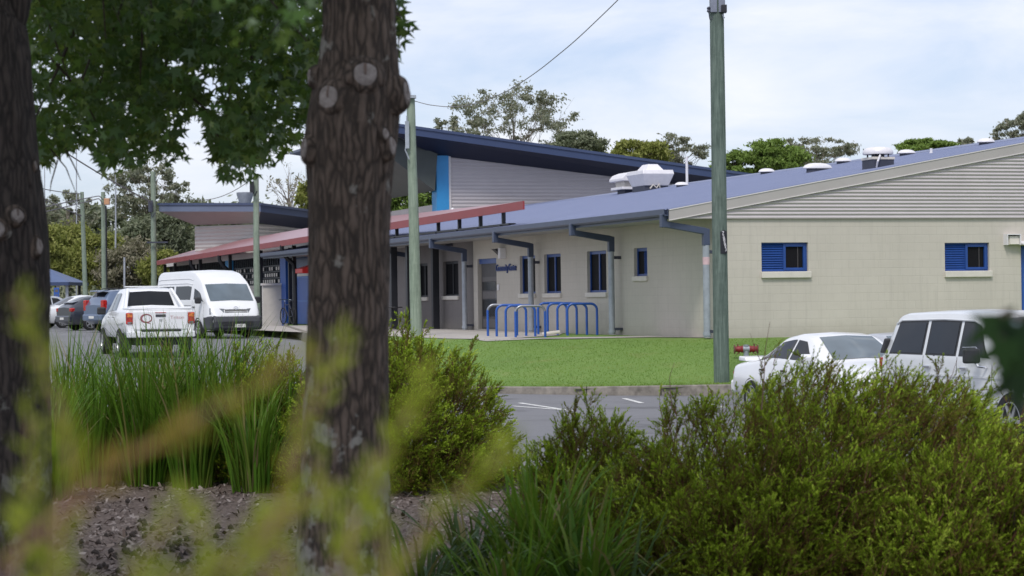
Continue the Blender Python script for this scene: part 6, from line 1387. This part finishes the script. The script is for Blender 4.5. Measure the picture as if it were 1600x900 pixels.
# bicycle racks
for i, (x0, x1, y) in enumerate(((762.5, 808, 525.2), (776.2, 822.3, 525.8), (790.6, 836.5, 526.4), (805.8, 852, 527.2), (841.2, 886, 522.6), (856, 901.5, 523), (871.3, 917.2, 523.4), (886.8, 933.2, 523.6))):
    z = -.02; p = at_z(x0, y, z); d = ray(x1, y); q = CAM+d*((p.y+.12)/d.y)
    w = (q-p); w.z = 0; W = w.length; e = w.normalized(); H = 47.5*p.y/FPX; rr = .17; r = 1.95*p.y/FPX
    pts = [Vector((0, 0, -.1)), Vector((0, 0, H-rr))]+[e*(rr-rr*math.cos(a))+Vector((0, 0, H-rr+rr*math.sin(a))) for a in np.linspace(.2, math.pi/2, 6)]
    pts += [e*W-(v.dot(e))*e+Vector((0, 0, v.z)) for v in pts[::-1]]
    base = Vector((p.x, p.y, lawn_z(p.x, p.y)+.03)); k = MB(); k.tube(pts, r, 10)
    nm = ('leftmost blue steel hoop of the bike rack, its top bar worn to bare metal', 'second blue steel hoop from the left, standing on the concrete', 'third blue steel hoop from the left, standing on the concrete', 'fourth blue steel hoop from the left, its top bar worn pale', 'fifth blue hoop from the left, first of the rear set by the grass', 'sixth blue hoop from the left, in the rear set by the grass', 'seventh blue hoop from the left, last but one of the rack', 'rightmost blue hoop of the bike rack near the right window')[i]
    o = k.build('bike_rack_hoop', M_rackblue, None, smooth=True); o.location = base; tag(o, nm, 'bike rack', 'blue bike rack hoops')
    if i in (0, 3):
        k = MB(); k.tube([v+Vector((0, -.0, 0)) for v in pts if v.z > H-rr*.9], r*1.03, 10); k.build('bare_bar', M_steel, o, smooth=True)
p = at_z(862, 524.3, -.02); o = MB().box(-.26, .24, -.05, .05, 0, .09).build('paper_rubbish', M_sill, None, bevel=.03); o.location = (p.x, p.y, lawn_z(p.x, p.y)+.035); o.rotation_euler = (0, R(-6), R(14)); tag(o, 'pale scrap of rubbish lying at the foot of the blue hoops', 'rubbish')

# fire hydrant, red twin outlet on a grey riser
p = at(1166, 562, 49.5); hz = lawn_z(p.x, p.y); H = thing('fire_hydrant', 'red twin outlet fire hydrant on a grey pipe beside the dark pole', 'hydrant', (p.x, p.y, hz)); u = 49.5/FPX
zc = at(1166, 545.5, 49.5).z-hz
k = MB(); k.tube([(0, 0, -.1), (0, 0, zc+7*u)], 4.2*u, 14); k.lathe([(7*u, 0), (7*u, .04)], 14); k.tube([(-5.5*u, 0, zc), (5.5*u, 0, zc)], 5*u, 14); k.build('riser', M_galv, H, smooth=True)
for sg in (-1, 1):
    k = MB(); T = Matrix.Translation((0, 0, zc)) @ Matrix.Rotation(R(90)*sg, 4, 'Y'); k.lathe([(5.6*u, 5*u), (5.6*u, 7*u), (4.6*u, 8*u), (5.2*u, 12*u), (4.2*u, 14*u), (4.2*u, 16*u), (5*u, 17*u)], 16, T); ou = k.build('outlet', M_redmetal, H, smooth=True)
    k = MB(); k.lathe([(6.6*u, 17*u), (7.6*u, 18*u), (6.6*u, 19*u)], 16, T)
    for a in range(5): k.tube([T @ Vector((0, 0, 18*u)), T @ Vector((math.cos(a*1.257)*7*u, math.sin(a*1.257)*7*u, 18*u))], 1.0*u, 5)
    k.tube([(sg*13*u, 0, zc), (sg*13*u, 0, zc+8*u)], 1.2*u, 6); k.tube([(sg*10*u, -.02, zc-5*u), (sg*15*u, -.02, zc-8*u)], .8*u, 5); k.build('hand_wheel', M_brass, ou)

# blue roofed shelter and its sign, far left
sb = at(96, 470, 122); S = thing('shelter', 'small shelter with blue hip roof beyond the white sedans', 'shelter', (sb.x, sb.y, -.05)); u = 122/FPX
zr = at(96, 442, 122).z+.05; k = MB(); x1 = 25*u; zt = zr+22*u
k.add([(-70*u, -2.5, zr), (x1, -2.5, zr), (x1, 3, zr), (-70*u, 3, zr), (-50*u, .2, zt), (-18*u, .2, zt)], [(0, 1, 5, 4), (1, 2, 5), (2, 3, 4, 5), (3, 0, 4), (3, 2, 1, 0)]); k.build('roof', mat('shelter_roof', (.075, .115, .23), .5, .1, 1), S)
k = MB(); k.box(-70*u-.02, x1+.02, -2.56, -2.5, zr-.16, zr+.02); k.box(x1, x1+.06, -2.5, 3, zr-.16, zr+.02); k.build('fascia', M_navy, S)
for x, y, m in ((21*u, -2.1, M_mast), (7*u, -2.1, M_sill), (15*u, 2.4, M_black), (-40*u, -2.1, M_mast)): k = MB(); k.box(x-.07, x+.07, y-.07, y+.07, -.2, zr-.02); k.build('post', m, S)
sb = at(89, 490, 116); S2 = thing('parking_sign', 'small blue sign on a post before the blue roofed shelter', 'sign', (sb.x, sb.y, -.06)); u = 116/FPX
k = MB(); k.tube([(0, 0, -.2), (0, 0, 1.72)], .03, 8); k.build('post', M_mast, S2); k = MB(); zc = at(89, 457, 116).z+.06; k.box(-4.2*u, 4.2*u, -.06, -.032, zc-7.5*u, zc+7.5*u); sg_ = k.build('sign_panel', M_blue, S2, bevel=.01)
k = MB(); k.box(-2.6*u, 2.6*u, -.066, -.061, zc+.5*u, zc+4.8*u); k.box(-2.8*u, 2.8*u, -.066, -.061, zc-4.6*u, zc-3.2*u); k.build('sign_marks', M_panelgrey, sg_)

# bicycle leaning by the blue panel under the walkway
w_, _ = side_at(452, 490, -.95); B = thing('bicycle', 'dark bicycle leaning by the black posts under the red walkway roof', 'bicycle', to_world(-1.0, w_, .02), ANG+R(100))
for x in (-.52, .52):
    k = MB(); k.tube([(x+math.cos(a)*.33, 0, .34+math.sin(a)*.33) for a in np.linspace(0, 2*math.pi, 25)], .022, 6, False)
    for a in np.linspace(0, math.pi, 7)[:-1]: k.tube([(x+math.cos(a)*.32, 0, .34+math.sin(a)*.32), (x-math.cos(a)*.32, 0, .34-math.sin(a)*.32)], .004, 4)
    k.build('wheel', M_tyre, B)
k = MB()
for a, b in (((-.52, .34), (-.08, .30)), ((-.08, .30), (-.22, .88)), ((-.22, .80), (.36, .80)), ((-.08, .30), (.38, .70)), ((.34, .92), (.52, .34)), ((-.52, .34), (-.19, .78))): k.tube([(a[0], 0, a[1]), (b[0], 0, b[1])], .018, 6)
k.build('frame', M_darkbox, B); k = MB(); k.tube([(.34, 0, .92), (.36, 0, 1.0)], .015, 6); k.tube([(.28, -.28, 1.0), (.37, -.2, 1.02), (.37, .2, 1.02), (.28, .28, 1.0)], .014, 6); k.build('handlebar', M_chrome, B)
k = MB(); k.prism([(-.36, .90), (-.1, .92), (-.1, .95), (-.36, .96)], lambda x, z: (x, -.06, z), lambda x, z: (x, .06, z)); k.build('saddle', M_black, B, bevel=.02)
# small table leg seen beside the trunk: bench on the verandah
w_, _ = side_at(613, 495, -1.9); T_ = thing('outdoor_table', 'small dark outdoor table between the brown trunk and the pale pole', 'table', to_world(-1.9, w_, .01), ANG)
k = MB(); k.lathe([(.34, .70), (.35, .72), (.34, .735)], 20); k.build('tabletop', M_black, T_); k = MB(); k.tube([(0, 0, .02), (0, 0, .70)], .035, 8); k.lathe([(.24, 0), (.22, .03)], 16); k.build('leg', M_black, T_)

# ------------------------------------------------------------------ sky and sun
SUN_EL, SUN_AZ = 52, 193     # azimuth clockwise from ahead (+Y): behind the camera, to the right
W = bpy.data.worlds.new('World'); scene.world = W; W.use_nodes = True; nt = W.node_tree; nt.nodes.clear()
out = nt.nodes.new('ShaderNodeOutputWorld'); bg_ = nt.nodes.new('ShaderNodeBackground'); bg_.inputs[1].default_value = .1
sky = nt.nodes.new('ShaderNodeTexSky'); sky.sky_type = 'NISHITA'; sky.sun_disc = False; sky.sun_elevation = R(SUN_EL); sky.sun_rotation = R(SUN_AZ); sky.altitude = 50; sky.dust_density = 1.2
tc = nt.nodes.new('ShaderNodeTexCoord'); mp = nt.nodes.new('ShaderNodeMapping'); mp.inputs['Scale'].default_value = (1, 1, 3.2); mp.inputs['Location'].default_value = (.37, .2, .11)
nt.links.new(tc.outputs['Generated'], mp.inputs[0])
n1 = nt.nodes.new('ShaderNodeTexNoise'); n1.inputs['Scale'].default_value = 7.5; n1.inputs['Detail'].default_value = 7; n1.inputs['Roughness'].default_value = .55; n1.inputs['Distortion'].default_value = .3
nt.links.new(mp.outputs[0], n1.inputs[0])
rp = nt.nodes.new('ShaderNodeValToRGB'); e = rp.color_ramp.elements; e[0].position = .36; e[0].color = (.42, .42, .42, 1); e[1].position = .72; e[1].color = (1, 1, 1, 1); nt.links.new(n1.outputs[0], rp.inputs[0])
mx = nt.nodes.new('ShaderNodeMix'); mx.data_type = 'RGBA'
nt.links.new(rp.outputs[0], mx.inputs[0]); tn = nt.nodes.new('ShaderNodeMix'); tn.data_type = 'RGBA'; tn.blend_type = 'MULTIPLY'; tn.inputs[0].default_value = 1; tn.inputs[7].default_value = (.82, 1.0, 1.38, 1)
nt.links.new(sky.outputs[0], tn.inputs[6]); nt.links.new(tn.outputs[2], mx.inputs[6]); mx.inputs[7].default_value = (9.9, 10.1, 10.8, 1)
nt.links.new(mx.outputs[2], bg_.inputs[0]); nt.links.new(bg_.outputs[0], out.inputs[0])
sd_ = bpy.data.lights.new('sun', 'SUN'); sd_.energy = 2.3; sd_.angle = R(14); sd_.color = (1, .95, .88); so = bpy.data.objects.new('sun', sd_); COL.objects.link(so)
el, az_ = R(SUN_EL), R(SUN_AZ); dv = Vector((math.sin(az_)*math.cos(el), math.cos(az_)*math.cos(el), math.sin(el))); so.rotation_euler = dv.to_track_quat('Z', 'Y').to_euler(); so.location = (0, -10, 30)
scene.view_settings.view_transform = 'Standard'; scene.view_settings.look = 'None'; scene.view_settings.exposure = 0.0; scene.view_settings.gamma = 1
scene.cycles.use_denoising = True
scene.cycles.max_bounces = 7; scene.cycles.diffuse_bounces = 3; scene.cycles.glossy_bounces = 3; scene.cycles.transmission_bounces = 4; scene.cycles.transparent_max_bounces = 4
scene.cycles.sample_clamp_indirect = 6
